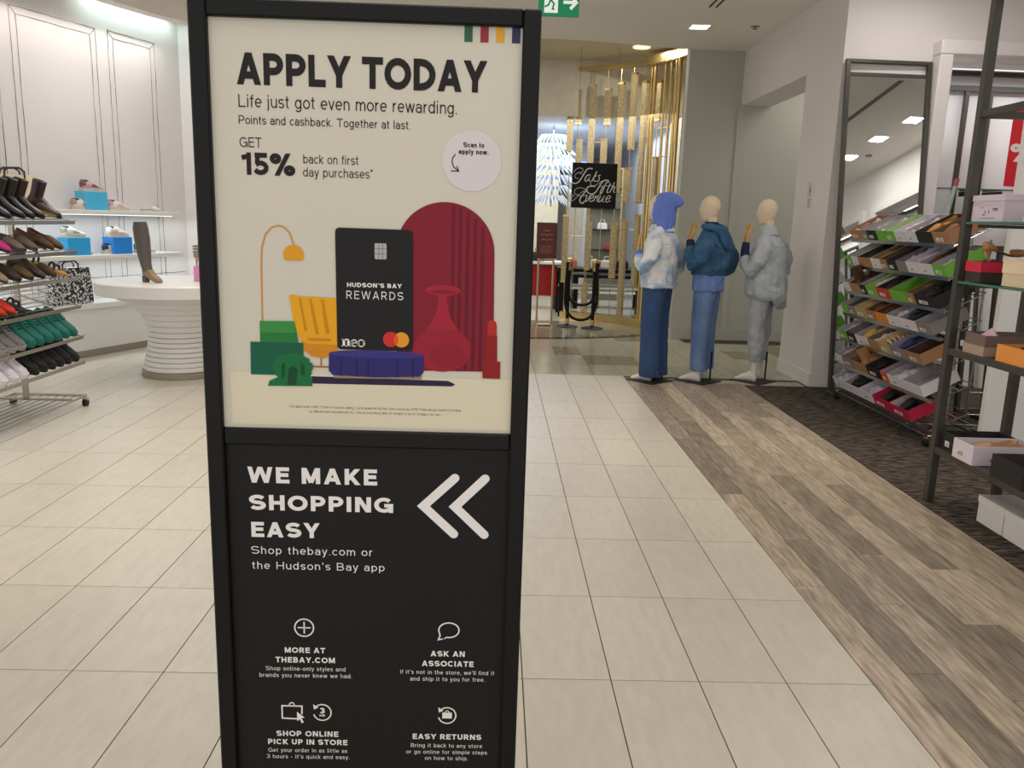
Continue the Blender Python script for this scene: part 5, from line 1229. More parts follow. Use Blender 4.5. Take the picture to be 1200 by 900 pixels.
# ================================================================ ROLLING SHELF RACKS
def caster(x, y, name='caster'):
    def f(r):
        b = MB(); b.tube([(x - .014, y, .03), (x - .004, y, .03)], .03, 14); b.tube([(x + .004, y, .03), (x + .014, y, .03)], .03, 14); b.build('caster', m_rubber, r, smooth=50)
        b = MB(); b.box(x - .018, x + .018, y - .012, y + .022, .045, .066); b.build('caster_fork', m_chrome, r)
    return f
def rack(name, label, xf, dirx, y0, y1, levels, depth, rise, xu, xb, yu, mat, top):
    """xf: front-lower edge x; dirx: +1 if the shelf goes back towards +x"""
    r = empty(name, (xf + dirx * .28, (y0 + y1) / 2, 0)); ro_ = Vector(r.location)
    tag(r, label, 'rack')
    def L(x, y, z): return (x - ro_.x, y - ro_.y, z)
    for y in yu:
        b = MB(); b.box(xu - .02 - ro_.x, xu + .02 - ro_.x, y - .012 - ro_.y, y + .012 - ro_.y, .09, top, bev=.003); b.build('upright', mat, r)
    for z in levels:
        xbk = xf + dirx * depth
        b = MB()
        b.box(min(xf, xf - dirx * .006) - ro_.x, max(xf, xf - dirx * .006) - ro_.x, y0 - ro_.y, y1 - ro_.y, z - .018, z + .008)
        b.build('shelf_rail', mat, r)
        b = MB(); n = 7
        for k in range(n):
            t = k / (n - 1); b.tube([L(xf + dirx * depth * t, y0, z + rise * t - .004), L(xf + dirx * depth * t, y1, z + rise * t - .004)], .004, 6)
        for y in (y0, (y0 + y1) / 2, y1): b.tube([L(xf - dirx * .012, y, z + .016), L(xf, y, z - .006), L(xbk, y, z + rise - .008)], .005, 6)
        for y in yu: b.tube([L(xu, y, z + rise * abs(xu - xf) / depth - .03), L(xbk if abs(xbk - xu) > .03 else xf + dirx * depth * .3, y, z + rise * (1 if abs(xbk - xu) > .03 else .3) - .014)], .008, 6)
        o = b.build('wire_shelf', mat, r); 
    b = MB()
    xo = xf + dirx * .56
    for y in (y0 + .02, y1 - .02): b.tube([L(xf, y, .082), L(xo, y, .082)], .011, 8)
    for x in (xf, xo): b.tube([L(x, y0 + .02, .082), L(x, y1 - .02, .082)], .009, 8)
    b.build('base_frame', mat, r)
    b = MB()
    for k in range(1, 9): b.tube([L(xf + dirx * .56 * k / 9, y0 + .02, .082), L(xf + dirx * .56 * k / 9, y1 - .02, .082)], .0035, 5)
    for y in yu: b.box(min(xf, xo) - ro_.x, max(xf, xo) - ro_.x, y - .012 - ro_.y, y + .012 - ro_.y, .086, .10)
    b.build('base_grid', mat, r)
    for x in (xf, xo):
        for y in (y0 + .03, y1 - .03): caster(x - ro_.x, y - ro_.y)(r)
    return r
m_rackm = M('satin_nickel', (176, 170, 160), .28, .9, var=.04)
LZ = [1.42, 1.197, 1.0, .785, .548, .352]
rack('rolling_shoe_rack', 'satin metal rolling shoe rack with slanted wire shelves at the left', -3.19, -1, 4.3, 6.27, LZ, .32, .122, -3.53, -3.53, (4.75, 6.04), m_rackm, 1.58)
RZ = [1.456, 1.228, .998, .80, .568, .342, .127]
rack('rolling_box_rack', 'chrome rolling rack of slanted shelves filled with open shoe boxes', 3.18, 1, 5.62, 7.27, RZ, .27, .145, 3.47, 3.47, (5.95, 6.95), m_chrome, 1.60)

# shoes on the left rack: toes towards the aisle, tilted with the shelf
LTILT = math.atan2(.122, .32)
def rackshoe(lev, y, style, col, label, yaw=0, back=.0, lift=0, **kw):
    x = -3.19 - .285 - back
    z = LZ[lev] + .122 * ((-3.19 - x) / .32) + .006 + lift
    return add_shoe(style, col, TR(x, y, z, yaw, LTILT) @ (Matrix.Diagonal((1.06, 1.04, 1.18, 1)) if style == 'sneaker' else Matrix.Identity(4)), label, 'shoes on the left rolling rack', **kw)
rackshoe(0, 6.18, 'bootie', (56, 26, 34), 'burgundy ankle boot at the right end of the top rack shelf', sole=(30, 26, 26), yaw=-.1)
rackshoe(0, 6.06, 'mule', (70, 54, 38), 'black and gold slide standing in the top rack shelf row', sole=(150, 126, 70), lift=.01, yaw=.15)
rackshoe(0, 5.93, 'bootie', (44, 26, 24), 'dark brown ankle boot, third from right, top shelf', sole=(30, 24, 22))
rackshoe(0, 5.80, 'bootie', (26, 24, 25), 'black ankle boot, fourth from right, top shelf', sole=(22, 20, 20))
rackshoe(0, 5.66, 'bootie', (38, 30, 30), 'worn black boot, fifth from right, top shelf', sole=(22, 20, 20), yaw=.12)
rackshoe(0, 5.52, 'bootie', (30, 34, 42), 'blue-black boot, sixth from right, top shelf', sole=(22, 20, 20))
rackshoe(0, 5.38, 'bootie', (22, 21, 22), 'shiny black boot at the left of the top rack shelf', sole=(22, 20, 20), yaw=-.1)
rackshoe(1, 6.14, 'flat', (112, 76, 48), 'brown slingback flat at the right end of the second rack shelf', sole=(60, 44, 32))
rackshoe(1, 5.98, 'clog', (96, 66, 44), 'dark tan strapped flat beside the brown slingback', sole=(60, 44, 32), yaw=.2)
rackshoe(1, 5.80, 'mule', (110, 94, 84), 'grey-brown suede mule in the middle of the second rack shelf', sole=(80, 66, 56))
rackshoe(1, 5.64, 'mule', (122, 104, 92), 'taupe suede mule left of the grey-brown mule', sole=(80, 66, 56))
rackshoe(1, 5.48, 'flat', (200, 40, 130), 'magenta flat shoe on the second rack shelf', sole=(40, 34, 34))
rackshoe(1, 5.34, 'flat', (48, 44, 46), 'black flat shoe at the left of the second rack shelf')
rackshoe(2, 6.16, 'sandal', (40, 38, 40), 'black strappy sandal with amber sole, right end of the third rack shelf', sole=(196, 146, 40))
rackshoe(2, 6.02, 'mule', (88, 62, 40), 'brown leather mule, second from right, third shelf', sole=(60, 44, 32))
rackshoe(2, 5.87, 'bootie', (62, 48, 36), 'dark brown suede boot, third from right, third shelf', sole=(40, 34, 28))
rackshoe(2, 5.72, 'mule', (104, 78, 46), 'olive brown mule, fourth from right, third shelf', sole=(60, 48, 32))
rackshoe(2, 5.57, 'mule', (58, 44, 34), 'very dark brown mule, fifth from right, third shelf', sole=(40, 34, 28))
rackshoe(2, 5.42, 'flat', (150, 134, 112), 'grey-beige flat at the left of the third rack shelf', sole=(80, 66, 56))
rackshoe(3, 5.60, 'sandal', (44, 36, 40), 'dark sandal beside the red shoes on the fourth rack shelf', sole=(60, 40, 40))
rackshoe(3, 5.47, 'flat', (206, 52, 24), 'orange-red flat, right one of the pair on the fourth rack shelf', sole=(120, 30, 20))
rackshoe(3, 5.36, 'flat', (198, 48, 22), 'orange-red flat, left one of the pair on the fourth rack shelf', sole=(120, 30, 20))
rackshoe(3, 5.22, 'flat', (140, 84, 40), 'tan flat left of the orange-red pair on the fourth rack shelf', sole=(120, 80, 40))
for k, y in enumerate((6.19, 6.08, 5.96, 5.85, 5.73, 5.62)):
    rackshoe(4, y, 'sneaker', (14, 112, 98), 'teal green sneaker, %s from the right end of the fifth rack shelf' % ('first', 'second', 'third', 'fourth', 'fifth', 'sixth')[k], sole=(16, 104, 92), trim=(10, 92, 82), lining=(10, 60, 56))
for k, y in enumerate((5.50, 5.39, 5.28)):
    rackshoe(4, y, 'sneaker', (112, 108, 110), 'grey sneaker, %s from the teal ones on the fifth rack shelf' % ('first', 'second', 'third')[k], sole=(150, 146, 146), trim=(92, 90, 92))
for k, y in enumerate((6.19, 6.08, 5.97, 5.86, 5.75, 5.64)):
    rackshoe(5, y, 'sneaker', (22, 22, 24), 'black sneaker, %s from right on the lowest rack shelf' % ('first', 'second', 'third', 'fourth', 'fifth', 'sixth')[k], sole=(20, 20, 22), trim=(34, 34, 38), lining=(14, 14, 14))
for k, y in enumerate((5.50, 5.38, 5.26)):
    rackshoe(5, y, 'sneaker', (222, 216, 224), 'white sneaker, %s from the black ones on the lowest rack shelf' % ('first', 'second', 'third')[k], sole=(228, 224, 228), trim=(206, 198, 210))

# ================================================================ SHOE BOXES
BOXM = {}
def boxmesh(w_, l_, h_, col, inner, lid=None):
    """open box: length along +x, front end at x=0"""
    key = (round(w_, 3), round(l_, 3), round(h_, 3), col, inner)
    if key in BOXM: return BOXM[key]
    t = .003; y0, y1 = -w_ / 2, w_ / 2
    b = MB()
    b.box(0, l_, y0, y1, 0, t)
    for x0, x1, ya, yb in ((0, t, y0, y1), (l_ - t, l_, y0, y1), (t, l_ - t, y0, y0 + t), (t, l_ - t, y1 - t, y1)): b.box(x0, x1, ya, yb, t, h_)
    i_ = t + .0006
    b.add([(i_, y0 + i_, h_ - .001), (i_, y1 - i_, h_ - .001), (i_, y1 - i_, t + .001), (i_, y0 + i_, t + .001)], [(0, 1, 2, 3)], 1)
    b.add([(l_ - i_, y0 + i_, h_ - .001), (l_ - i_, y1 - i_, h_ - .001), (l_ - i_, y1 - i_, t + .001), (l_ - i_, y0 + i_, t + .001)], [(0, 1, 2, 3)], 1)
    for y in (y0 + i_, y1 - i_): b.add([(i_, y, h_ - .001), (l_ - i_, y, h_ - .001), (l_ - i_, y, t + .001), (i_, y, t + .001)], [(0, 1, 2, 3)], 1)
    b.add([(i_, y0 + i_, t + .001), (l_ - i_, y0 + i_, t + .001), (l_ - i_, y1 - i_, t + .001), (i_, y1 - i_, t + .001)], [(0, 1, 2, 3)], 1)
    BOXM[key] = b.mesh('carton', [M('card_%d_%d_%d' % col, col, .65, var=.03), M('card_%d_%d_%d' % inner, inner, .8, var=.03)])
    return BOXM[key]
STK = {}
def stickermesh(w_, h_, dark=False):
    k = (w_, h_, dark)
    if k not in STK:
        b = MB(); b.box(-.0012, -.0002, -w_ / 2, w_ / 2, -h_ / 2, h_ / 2)
        for j in range(3): b.box(-.0016, -.0012, -w_ * .38, w_ * (.1 + .12 * j), h_ * (.25 - .25 * j) - h_ * .05, h_ * (.25 - .25 * j) + h_ * .05, mi=1)
        STK[k] = b.mesh('size_label', [M('label_white', (226, 224, 218), .6, var=0), m_ink])
    return STK[k]
TIS = {}
def tissue(w_, l_, h_, col, seed):
    k = (round(w_, 2), round(l_, 2), round(h_, 2), col, seed % 3)
    if k in TIS: return TIS[k]
    rnd = random.Random(seed % 3 + 5)
    nx, ny = 7, 4; vs = []
    for i in range(nx + 1):
        for j in range(ny + 1):
            e = (i in (0, nx)) or (j in (0, ny))
            vs.append((.008 + (l_ - .016) * i / nx, -w_ / 2 + .008 + (w_ - .016) * j / ny, h_ * (.25 if e else rnd.uniform(.45, .95)) + (rnd.uniform(0, h_ * .5) if e else 0)))
    fs = []
    for i in range(nx):
        for j in range(ny):
            a = i * (ny + 1) + j
            fs += [(a, a + ny + 1, a + ny + 2), (a, a + ny + 2, a + 1)]
    b = MB(); b.add(vs, fs); TIS[k] = b.mesh('tissue_paper', M('tissue_%d_%d_%d' % col, col, .8, var=.05))
    return TIS[k]
LILAC = (204, 194, 206); KRAFT = (168, 124, 84); GREEN = (110, 178, 62); BLK = (34, 31, 31); WHT = (216, 212, 214); GRY = (134, 126, 122)
CN = {LILAC: 'lilac-white', KRAFT: 'kraft', GREEN: 'lime green', BLK: 'black', WHT: 'white', GRY: 'grey'}
ORD = ['leftmost', 'second from left', 'third from left', 'fourth from left', 'fifth from left', 'sixth from left', 'seventh from left', 'eighth from left', 'ninth from left', 'tenth from left']
def shoebox(mat, w_, l_, h_, col, inner, label, group, tis=None, seed=0, stk=True, sw=.5):
    r = bpy.data.objects.new('shoe_box', None); r.empty_display_size = .05; COL.objects.link(r); r.matrix_world = mat
    tag(r, label, 'box', group)
    put('carton', boxmesh(w_, l_, h_, col, inner), r)
    if tis: put('tissue_paper', tissue(w_, l_, h_, tis, seed), r)
    if stk: o_ = put('size_label', stickermesh(round(w_ * sw * .85, 3), round(h_ * .30, 3)), r, loc=(0, w_ * .12, h_ * .36))
    return r
RT = math.atan2(.145, .27)
def rowboxes(lev, items):
    """items from the far (left) end towards the camera: (width, colour, inner, content, shoe spec)"""
    y = 7.26; k = 0
    for it in items:
        w_, col, inner, cont = it[:4]
        yc = y - w_ / 2
        m_ = TR(3.178, yc, RZ[lev] + .006, 0, -RT)
        cname = CN.get(col) or it[5]
        lab = '%s box %s, %s on rack shelf %s' % (cname, cont, ORD[k], ('one (top)', 'two', 'three', 'four', 'five', 'six', 'seven (bottom)')[lev])
        tis = ((206, 200, 204) if k % 2 else (188, 178, 190)) if 'tissue' in cont else None
        shoebox(m_, w_ - .006, .29, .092, col, inner, lab, 'shoe boxes on the chrome rack', tis, seed=lev * 7 + k, stk=(lev + k) % 4 != 3)
        if it[4]:
            st_, sc, kw = it[4]
            for j, dy in enumerate((-w_ * .20, w_ * .20) if w_ > .15 else (0,)):
                mm = m_ @ Matrix.Translation((.285 if j else .012, dy, .022)) @ Matrix.Rotation(pi if j else 0, 4, 'Z')
                add_shoe(st_, sc, mm, '%s %s in %s box, %s on rack shelf %s%s' % (kw['n'], SHN[st_].replace('_', ' '), cname, ORD[k], ('one', 'two', 'three', 'four', 'five', 'six', 'seven')[lev], (', toe forward' if j == 0 else ', heel forward') if w_ > .15 else ''), 'shoes in the rack boxes', **{a: c for a, c in kw.items() if a != 'n'})
        y -= w_; k += 1
TAN = dict(n='tan', sole=(150, 110, 70), lining=(196, 160, 120)); BK = dict(n='black', sole=(24, 22, 22)); LEO = dict(n='leopard', sole=(60, 44, 32)); GLD = dict(n='golden', sole=(120, 90, 50)); PNK = dict(n='dusty pink', sole=(190, 150, 140))
IW = (166, 160, 164); IB = (40, 36, 34)  # white boxes' inner colour darkened to stand in for the shade inside
rowboxes(0, [(.24, KRAFT, (150, 116, 84), 'with pink tissue and a brown lining', ('mule', (150, 112, 104), PNK)), (.10, GRY, IW, 'with a narrow white end', None), (.17, BLK, IW, 'with white tissue', None), (.15, GREEN, IW, 'with white tissue', None), (.16, GREEN, (176, 196, 150), 'standing open', None), (.17, WHT, LILAC, 'with lilac tissue', None), (.17, WHT, IW, 'with crumpled tissue', None), (.23, BLK, (60, 52, 44), 'holding tan shoes', ('flat', (186, 134, 64), TAN)), (.22, KRAFT, (120, 90, 64), 'holding brown shoes', ('mule', (132, 90, 58), TAN))])
rowboxes(1, [(.10, GREEN, IW, 'standing open', None), (.13, WHT, IW, 'with white tissue', None), (.24, KRAFT, IB, 'holding black boots', ('flat', (26, 24, 24), BK)), (.17, WHT, (140, 110, 70), 'holding golden shoes', ('mule', (150, 108, 54), GLD)), (.12, KRAFT, (90, 70, 50), 'standing open', None), (.15, BLK, (54, 48, 46), 'standing open', None), (.16, GRY, (120, 110, 112), 'with lilac tissue', None), (.18, WHT, LILAC, 'with lilac tissue', None), (.20, WHT, IW, 'holding leopard shoes', ('flat', (92, 60, 40), LEO)), (.17, GREEN, IW, 'with white tissue', None)])
RED = (190, 62, 48); ORG = (222, 138, 56); OLV = (178, 160, 104); MAG = (196, 26, 66)
CN.update({RED: 'brick red', ORG: 'orange', OLV: 'olive beige', MAG: 'raspberry red'})
rowboxes(2, [(.12, WHT, IW, 'tipped against the end', None), (.20, KRAFT, (84, 62, 48), 'holding brown shoes', ('bootie', (74, 50, 38), LEO)), (.12, BLK, IW, 'standing open', None), (.20, GREEN, (150, 180, 110), 'with white tissue', None), (.22, RED, IB, 'holding black flats', ('flat', (28, 24, 26), BK)), (.27, GREEN, (120, 176, 70), 'standing open and wide', None), (.12, KRAFT, (120, 92, 66), 'holding a tan shoe', ('mule', (150, 116, 80), TAN)), (.30, BLK, (70, 66, 64), 'holding black shoes', ('clog', (30, 27, 26), BK))])
rowboxes(3, [(.14, GREEN, IW, 'standing open', None), (.14, GRY, (100, 94, 90), 'standing open', None), (.22, OLV, (200, 180, 140), 'holding tan pumps', ('flat', (190, 150, 104), TAN)), (.17, KRAFT, (110, 74, 50), 'holding brown shoes', ('clog', (110, 68, 42), GLD)), (.20, ORG, (90, 60, 44), 'holding leopard shoes', ('flat', (84, 56, 40), LEO)), (.20, WHT, IW, 'with white tissue', None), (.26, WHT, IW, 'holding black trainers', ('sneaker', (26, 26, 30), BK)), (.20, GRY, IW, 'standing open', None)])
rowboxes(4, [(.17, GREEN, IW, 'with white tissue', None), (.18, BLK, (120, 112, 112), 'standing open', None), (.24, WHT, IW, 'holding mustard shoes', ('mule', (206, 164, 80), TAN)), (.20, KRAFT, (120, 96, 78), 'with crumpled tissue', None), (.19, OLV, (220, 190, 120), 'holding a strappy tan sandal', ('sandal', (206, 186, 160), TAN)), (.26, GRY, (160, 152, 180), 'holding blue shoes', ('flat', (52, 58, 110), dict(n='dark blue', sole=(60, 50, 50)))), (.22, KRAFT, (84, 60, 50), 'standing open', None)])
rowboxes(5, [(.14, WHT, IW, 'with white tissue', None), (.24, GRY, (150, 130, 120), 'holding brown flats', ('flat', (126, 92, 70), TAN)), (.24, KRAFT, (120, 88, 60), 'holding cream and brown shoes', ('bootie', (170, 130, 90), GLD)), (.26, BLK, IB, 'holding black shoes', ('clog', (28, 26, 28), BK)), (.12, (214, 84, 40), IW, 'standing open', None, 'orange-red'), (.24, WHT, IW, 'with white tissue', None), (.28, WHT, IW, 'leaning over the shelf edge', None)])
rowboxes(6, [(.25, WHT, IW, 'with green-tinted tissue', None), (.30, WHT, IW, 'holding black and white sneakers', ('sneaker', (28, 28, 30), dict(n='black white-soled', sole=(222, 220, 214)))), (.25, WHT, LILAC, 'with lilac tissue', None), (.30, MAG, (196, 40, 70), 'holding black slippers', ('mule', (24, 22, 24), BK)), (.30, MAG, (200, 190, 190), 'holding grey slippers', ('mule', (40, 36, 40), BK))])

# ================================================================ TALL LEANING MIRROR
def leaning_mirror(name, x0, x1, yb, yt, z0, z1, label, fr=.04):
    L_ = math.hypot(yt - yb, z1 - z0); ang = math.atan2(yt - yb, z1 - z0)
    r = empty(name, ((x0 + x1) / 2, yb, z0), (-ang, 0, .0)); tag(r, label, 'mirror')
    hw_ = (x1 - x0) / 2
    b = MB(); b.box(-hw_, -hw_ + fr, -.02, .02, 0, L_, bev=.003); b.box(hw_ - fr, hw_, -.02, .02, 0, L_, bev=.003); b.box(-hw_ + fr, hw_ - fr, -.02, .02, L_ - fr * .8, L_, bev=.003); b.box(-hw_ + fr, hw_ - fr, -.02, .02, 0, .06, bev=.003)
    b.build('frame', m_steel, r)
    MB().box(-hw_ + fr, hw_ - fr, .0, .012, .06, L_ - fr * 2.9 - .03).build('mirror_glass', m_mirror, r)
    MB().box(-hw_ + fr, hw_ - fr, -.012, .012, L_ - fr * 2.9 - .03, L_ - fr * 2.2 - .03).build('cross_rail', m_steel, r)
    return r
mr_ = leaning_mirror('tall_mirror', 3.175, 3.985, 7.43, 7.80, .075, 3.08, 'very tall dark-framed mirror leaning on the white wall behind the chrome rack')
mr_.rotation_euler[2] = .03
b = MB()
for x in (-.38, .38): MB().box(x - .02, x + .02, -.16, .10, -.075, -.045, mat=Matrix.Rotation(math.atan2(.37, 3.005), 4, 'X')).build('foot_bar', m_steel, mr_)
mr2 = leaning_mirror('floor_mirror', 3.86, 4.14, 6.50, 6.58, .05, 1.45, 'small grey-framed floor mirror behind the dark post shelving', .035)
mr2.rotation_euler[2] = .12
b = MB()
for x in (-.1, .1): MB().box(x - .015, x + .015, -.12, .10, -.05, -.01).build('foot_bar', m_steel, mr2)
# chrome garment stand beside it
r = empty('chrome_stand', (3.80, 6.22, 0)); tag(r, 'thin chrome shoe-stand frame between the chrome rack and post shelving', 'stand')
for x in (0.0, .16):
    MB().tube([(x, 0, .02), (x, 0, 1.5)], .008, 8).build('upright', m_chrome, r, smooth=60)
for z in (.12, .30): MB().tube([(0, 0, z), (.16, 0, z)], .006, 8).build('cross_bar', m_chrome, r, smooth=60)
MB().box(-.03, .19, -.08, .08, .0, .02).build('base', m_steel, r)

# ================================================================ BAY WITH UPRIGHTS, GLASS SHELF, BANNER
r = empty('bay_fixture', (5.05, 8.38, 0)); tag(r, 'dark steel standards and rails inside the lit wall bay', 'fixture')
b = MB(); b.box(-.93, .93, -.12, -.08, 3.06, 3.10); b.build('rail', m_steel, r); b = MB(); b.box(-.93, .93, -.06, -.02, 2.93, 2.98); b.build('rail', m_steel, r)
for x in (4.16, 4.62, 4.86, 5.32, 5.56, 5.92):
    MB().box(x - 5.05, x - 5.05 + .04, -.05, -.01, .02, 2.93).build('standard', m_steel, r)
r = empty('bay_light', (5.05, 8.05, 3.11)); tag(r, 'slim light bar under the head of the wall bay', 'light')
MB().box(-.9, .9, -.03, .03, -.03, .02).build('housing', m_white, r); MB().box(-.88, .88, -.02, .02, -.034, -.03).build('diffuser', M('bay_glow', (240, 248, 255), emit=(240, 248, 255), estr=.9), r)
lamp('AREA', (5.05, 7.98, 3.04), 12, (.95, .98, 1), 1.8, sy=.06)
r = empty('glass_shelf', (5.04, 8.12, 1.96)); tag(r, 'long glass shelf with teal edge across the wall bay', 'shelf')
MB().box(-.92, .92, -.17, .17, 0, .012).build('glass_pane', m_glass, r); MB().box(-.9, .9, -.176, -.17, 0, .013).build('front_edge', m_glassedge, r); MB().box(-.906, -.9, -.17, .17, 0, .013).build('side_edge', m_glassedge, r)
for x in (-.82, -.36, -.12, .34): MB().box(x, x + .02, -.1, .21, -.05, -.002).build('bracket', m_steel, r)
r = empty('sale_banner', (4.79, 7.55, 1.98)); tag(r, 'tall red sale banner with white percent sign at the right edge', 'banner')
MB().box(-.14, .30, -.004, .004, 0, .68).build('cloth', M('banner_red', (214, 20, 40), .55, var=.02), r)
b = MB(); text_flat(b, '%', -.13, .10, .22, .16, .2, -.0055); b.build('banner_print', m_pwhite, r)
MB().box(-.16, .32, -.012, .012, .68, .70).build('top_bar', m_steel, r); MB().tube([(.08, 0, .69), (.08, 0, 1.79)], .003, 6).build('hanging_wire', m_steel, r)
r = empty('white_gondola', (3.80, 5.46, 0)); tag(r, 'plain white gondola end panel behind the post shelving', 'panel')
MB().box(-.35, .35, -.03, .03, .04, 2.3, bev=.006).build('end_panel', m_white, r); MB().box(-.34, .34, -.05, .10, 0, .04).build('base', m_trimgrey, r)
# leaning price card on the chrome rack
r = empty('price_holder', (3.46, 6.3, 1.60), (0, RD(9), 0)); tag(r, 'slanted white price card with red top clipped on the chrome rack', 'sign')
MB().box(-.006, .006, -.02, .02, -.0, .30).build('card', M('price_card', (150, 162, 158), .4), r); MB().box(-.007, .007, -.022, .022, .30, .355).build('red_tab', M('price_red', (160, 66, 66), .5), r)
MB().tube([(0, 0, -.14), (0, 0, 0)], .006, 6).build('clip_rod', m_chrome, r)

# ================================================================ DARK POST SHELVING IN FRONT RIGHT
r = empty('post_shelving', (2.73, 3.75, 0)); tag(r, 'dark grey steel post shelving with metal and glass shelves at the right edge', 'shelving'); ro_ = Vector(r.location)
def LB(x0, x1, y0, y1, z0, z1, nm, m, bev=0): return MB().box(x0 - ro_.x, x1 - ro_.x, y0 - ro_.y, y1 - ro_.y, z0, z1, bev=bev).build(nm, m, r)
px0, px1 = 2.53, 2.925
for x in (px0, px1):
    for y in (4.40, 3.10): LB(x, x + .045, y, y + .045, 0, 3.02, 'post', m_steel, .003)
for z in (.34, .91):
    LB(px0 + .045, px1, 4.405, 4.44, z - .035, z, 'end_rail', m_steel); LB(px0 + .045, px1, 3.105, 3.14, z - .035, z, 'end_rail', m_steel)
    LB(px0 + .005, px0 + .04, 3.145, 4.40, z - .035, z, 'side_rail', m_steel); LB(px1 + .005, px1 + .04, 3.145, 4.40, z - .035, z, 'side_rail', m_steel)
    LB(px0 + .04, px1 + .005, 3.14, 4.405, z - .012, z - .002, 'metal_shelf', m_steel)
for z in (2.175, 2.98):
    LB(px0 + .005, px0 + .04, 3.145, 4.40, z - .035, z, 'side_rail', m_steel); LB(px1 + .005, px1 + .04, 3.145, 4.40, z - .035, z, 'side_rail', m_steel)
    LB(px0 + .045, px1, 4.405, 4.44, z - .035, z, 'end_rail', m_steel)
for z in (1.283, 1.60):
    g = LB(px0 + .005, px1 + .04, 3.15, 4.39, z - .012, z, 'glass_shelf', m_glass)
    LB(px0 + .000, px0 + .005, 3.15, 4.39, z - .012, z, 'glass_edge', m_glassedge)
    for y in (4.30, 3.3): LB(px0 + .02, px1 + .02, y, y + .012, z - .03, z - .013, 'shelf_bracket', m_steel)
def pbox(y0, y1, z, h_, col, inner, label, l_=.34, x=2.555, tis=None, stk=True, seed=0, band=None, sw=.5):
    # y0 > y1 ; box length runs along +x, front end faces the aisle
    m_ = TR(x, (y0 + y1) / 2, z + .001)
    rr = shoebox(m_, y0 - y1, l_, h_, col, inner, label, 'shoe boxes on the post shelving', tis, seed, stk, sw)
    if band:
        f, bc, nm = band
        MB().box(-.003, l_ + .003, -(y0 - y1) / 2 - .003, (y0 - y1) / 2 + .003, h_ * f[0], h_ * f[1]).build(nm, M('card_%d_%d_%d' % bc, bc, .6), rr) if False else None
        w2 = (y0 - y1) / 2
        b = MB()
        for a in ((-.004, -.0005, -w2 - .004, w2 + .004), (l_ + .0005, l_ + .004, -w2 - .004, w2 + .004), (-.0005, l_ + .0005, -w2 - .004, -w2 - .0005), (-.0005, l_ + .0005, w2 + .0005, w2 + .004)): b.box(*a, h_ * f[0], h_ * f[1])
        b.build(nm, M('card_%d_%d_%d' % bc, bc, .6), rr)
    return rr
PLIL = (206, 192, 204); TAUPE = (116, 96, 90)
bx = pbox(4.39, 4.115, 1.601, .13, PLIL, IW, 'large closed lilac-white shoe box with upside-down lettering on the top glass shelf', stk=False)
MB().box(-.004, .344, -.1415, .1415, .106, .136).build('lid', M('card_lid_lilac', PLIL, .6), bx)
b = MB()  # printed marks on the end, upside down, and small code lines
def mk(pts, w_): 
    for q in ribbon(pts, w_): b.add([(-.0055 if zz > .104 else -.0008, -yy_, zz) for yy_, zz in q], [(0, 1, 2, 3)])
mk([(-.030 + .011 * cos(RD(a)), .045 + .012 * sin(RD(a))) for a in range(-150, 100, 25)], .0045); mk([(.012 + .005 * cos(RD(a)), .05 + .006 * sin(RD(a))) for a in range(0, 361, 40)], .003)
for k in range(5): mk([(.048 + k * .009, .052), (.048 + k * .009, .066)], .003)
mk([(.045, .066), (.088, .066)], .003); mk([(-.05, .018), (.07, .018)], .002); mk([(-.06, .072), (-.035, .072)], .002)
b.build('print', m_ink, bx)
pbox(3.95, 3.68, 1.601, .08, WHT, IW, 'white shoe box behind the lilac one on the top glass shelf', seed=2)
pbox(4.37, 4.235, 1.284, .11, (58, 48, 46), IB, 'open brown-black shoe box with crimson upper edge on the lower glass shelf', l_=.3, band=((.5, 1.0), (204, 34, 62), 'crimson_rim'), stk=False)
add_shoe('pump', (176, 128, 84), TR(2.62, 4.30, 1.375, 0, -.25), 'tan high heel resting on the crimson-edged box', sole=(150, 100, 60))
bx = pbox(4.045, 3.78, 1.284, .125, (222, 200, 166), IW, 'closed cream shoe box at the right of the lower glass shelf', stk=False)
MB().box(-.004, .344, -.1365, .1365, .065, .13).build('lid', M('card_lid_cream', (230, 208, 174), .6), bx)
pbox(4.385, 4.29, .91, .10, (30, 29, 30), IB, 'black shoe box with small white label beside the corner post', x=2.58, l_=.3, sw=.42)
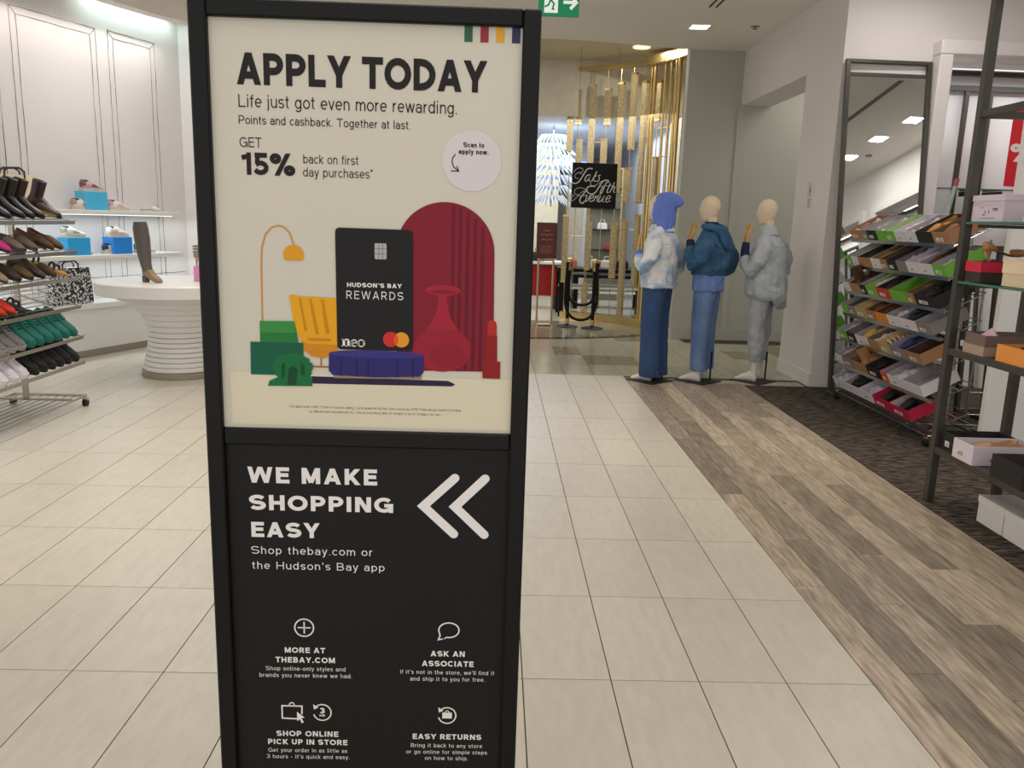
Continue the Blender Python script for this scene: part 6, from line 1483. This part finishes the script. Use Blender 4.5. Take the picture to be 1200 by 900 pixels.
pbox(4.28, 4.10, .91, .11, TAUPE, TAUPE, 'taupe shoe box with paler base and pink tissue peak', band=((0, .45), (168, 146, 128), 'pale_base'), stk=False, x=2.55)
b = MB(); b.add([(0, .02, 0), (.05, -.06, 0), (.11, .03, 0), (.05, .08, 0), (.05, .0, .045)], [(0, 1, 4), (1, 2, 4), (2, 3, 4), (3, 0, 4), (3, 2, 1, 0)]); b.build('tissue_paper', M('tissue_pink', (216, 184, 196), .8), [o_ for o_ in COL.objects if o_.get('label', '').startswith('taupe shoe box with paler')][0], loc=(.02, -.02, .10))
pbox(3.995, 3.77, .91, .085, (232, 150, 70), (214, 140, 70), 'orange shoe box holding a dark red shoe on the metal shelf', stk=False, x=2.55)
add_shoe('flat', (120, 24, 34), TR(2.60, 3.86, .935, 0, 0), 'dark red flat shoe in the orange box', lining=(60, 20, 26))
pbox(4.385, 4.225, .34, .10, (34, 32, 32), IB, 'open black shoe box at the far end of the lowest metal shelf', x=2.56, l_=.33, sw=.3)
pbox(4.215, 4.03, .34, .105, (222, 212, 220), (212, 204, 212), 'open white shoe box with tan pumps on the lowest metal shelf', x=2.53, l_=.36)
for dy, n in ((-.045, 'nearer'), (.045, 'farther')):
    add_shoe('flat', (196, 154, 110), TR(2.83, 4.12 + dy, .385, pi, .10), '%s tan leather flat in the open white box on the lowest metal shelf' % n, sole=(130, 90, 60), lining=(214, 180, 144))
pbox(3.87, 3.62, .34, .115, (36, 33, 33), (60, 50, 52), 'large open black shoe box at the right of the lowest metal shelf', x=2.53, l_=.36, stk=False)
for k, (y0, y1) in enumerate(((4.12, 3.90), (3.89, 3.6))):
    bx = pbox(y0, y1, .0045, .14, (222, 218, 212), IW, ('white lidded box on the carpet under the shelving, farther one', 'white lidded box on the carpet under the shelving, nearer one')[k], stk=False, x=2.66, l_=.34)
    w2 = (y0 - y1) / 2
    MB().box(-.004, .344, -w2 - .004, w2 + .004, .11, .147).build('lid', M('card_lid_white', (226, 222, 216), .6), bx)
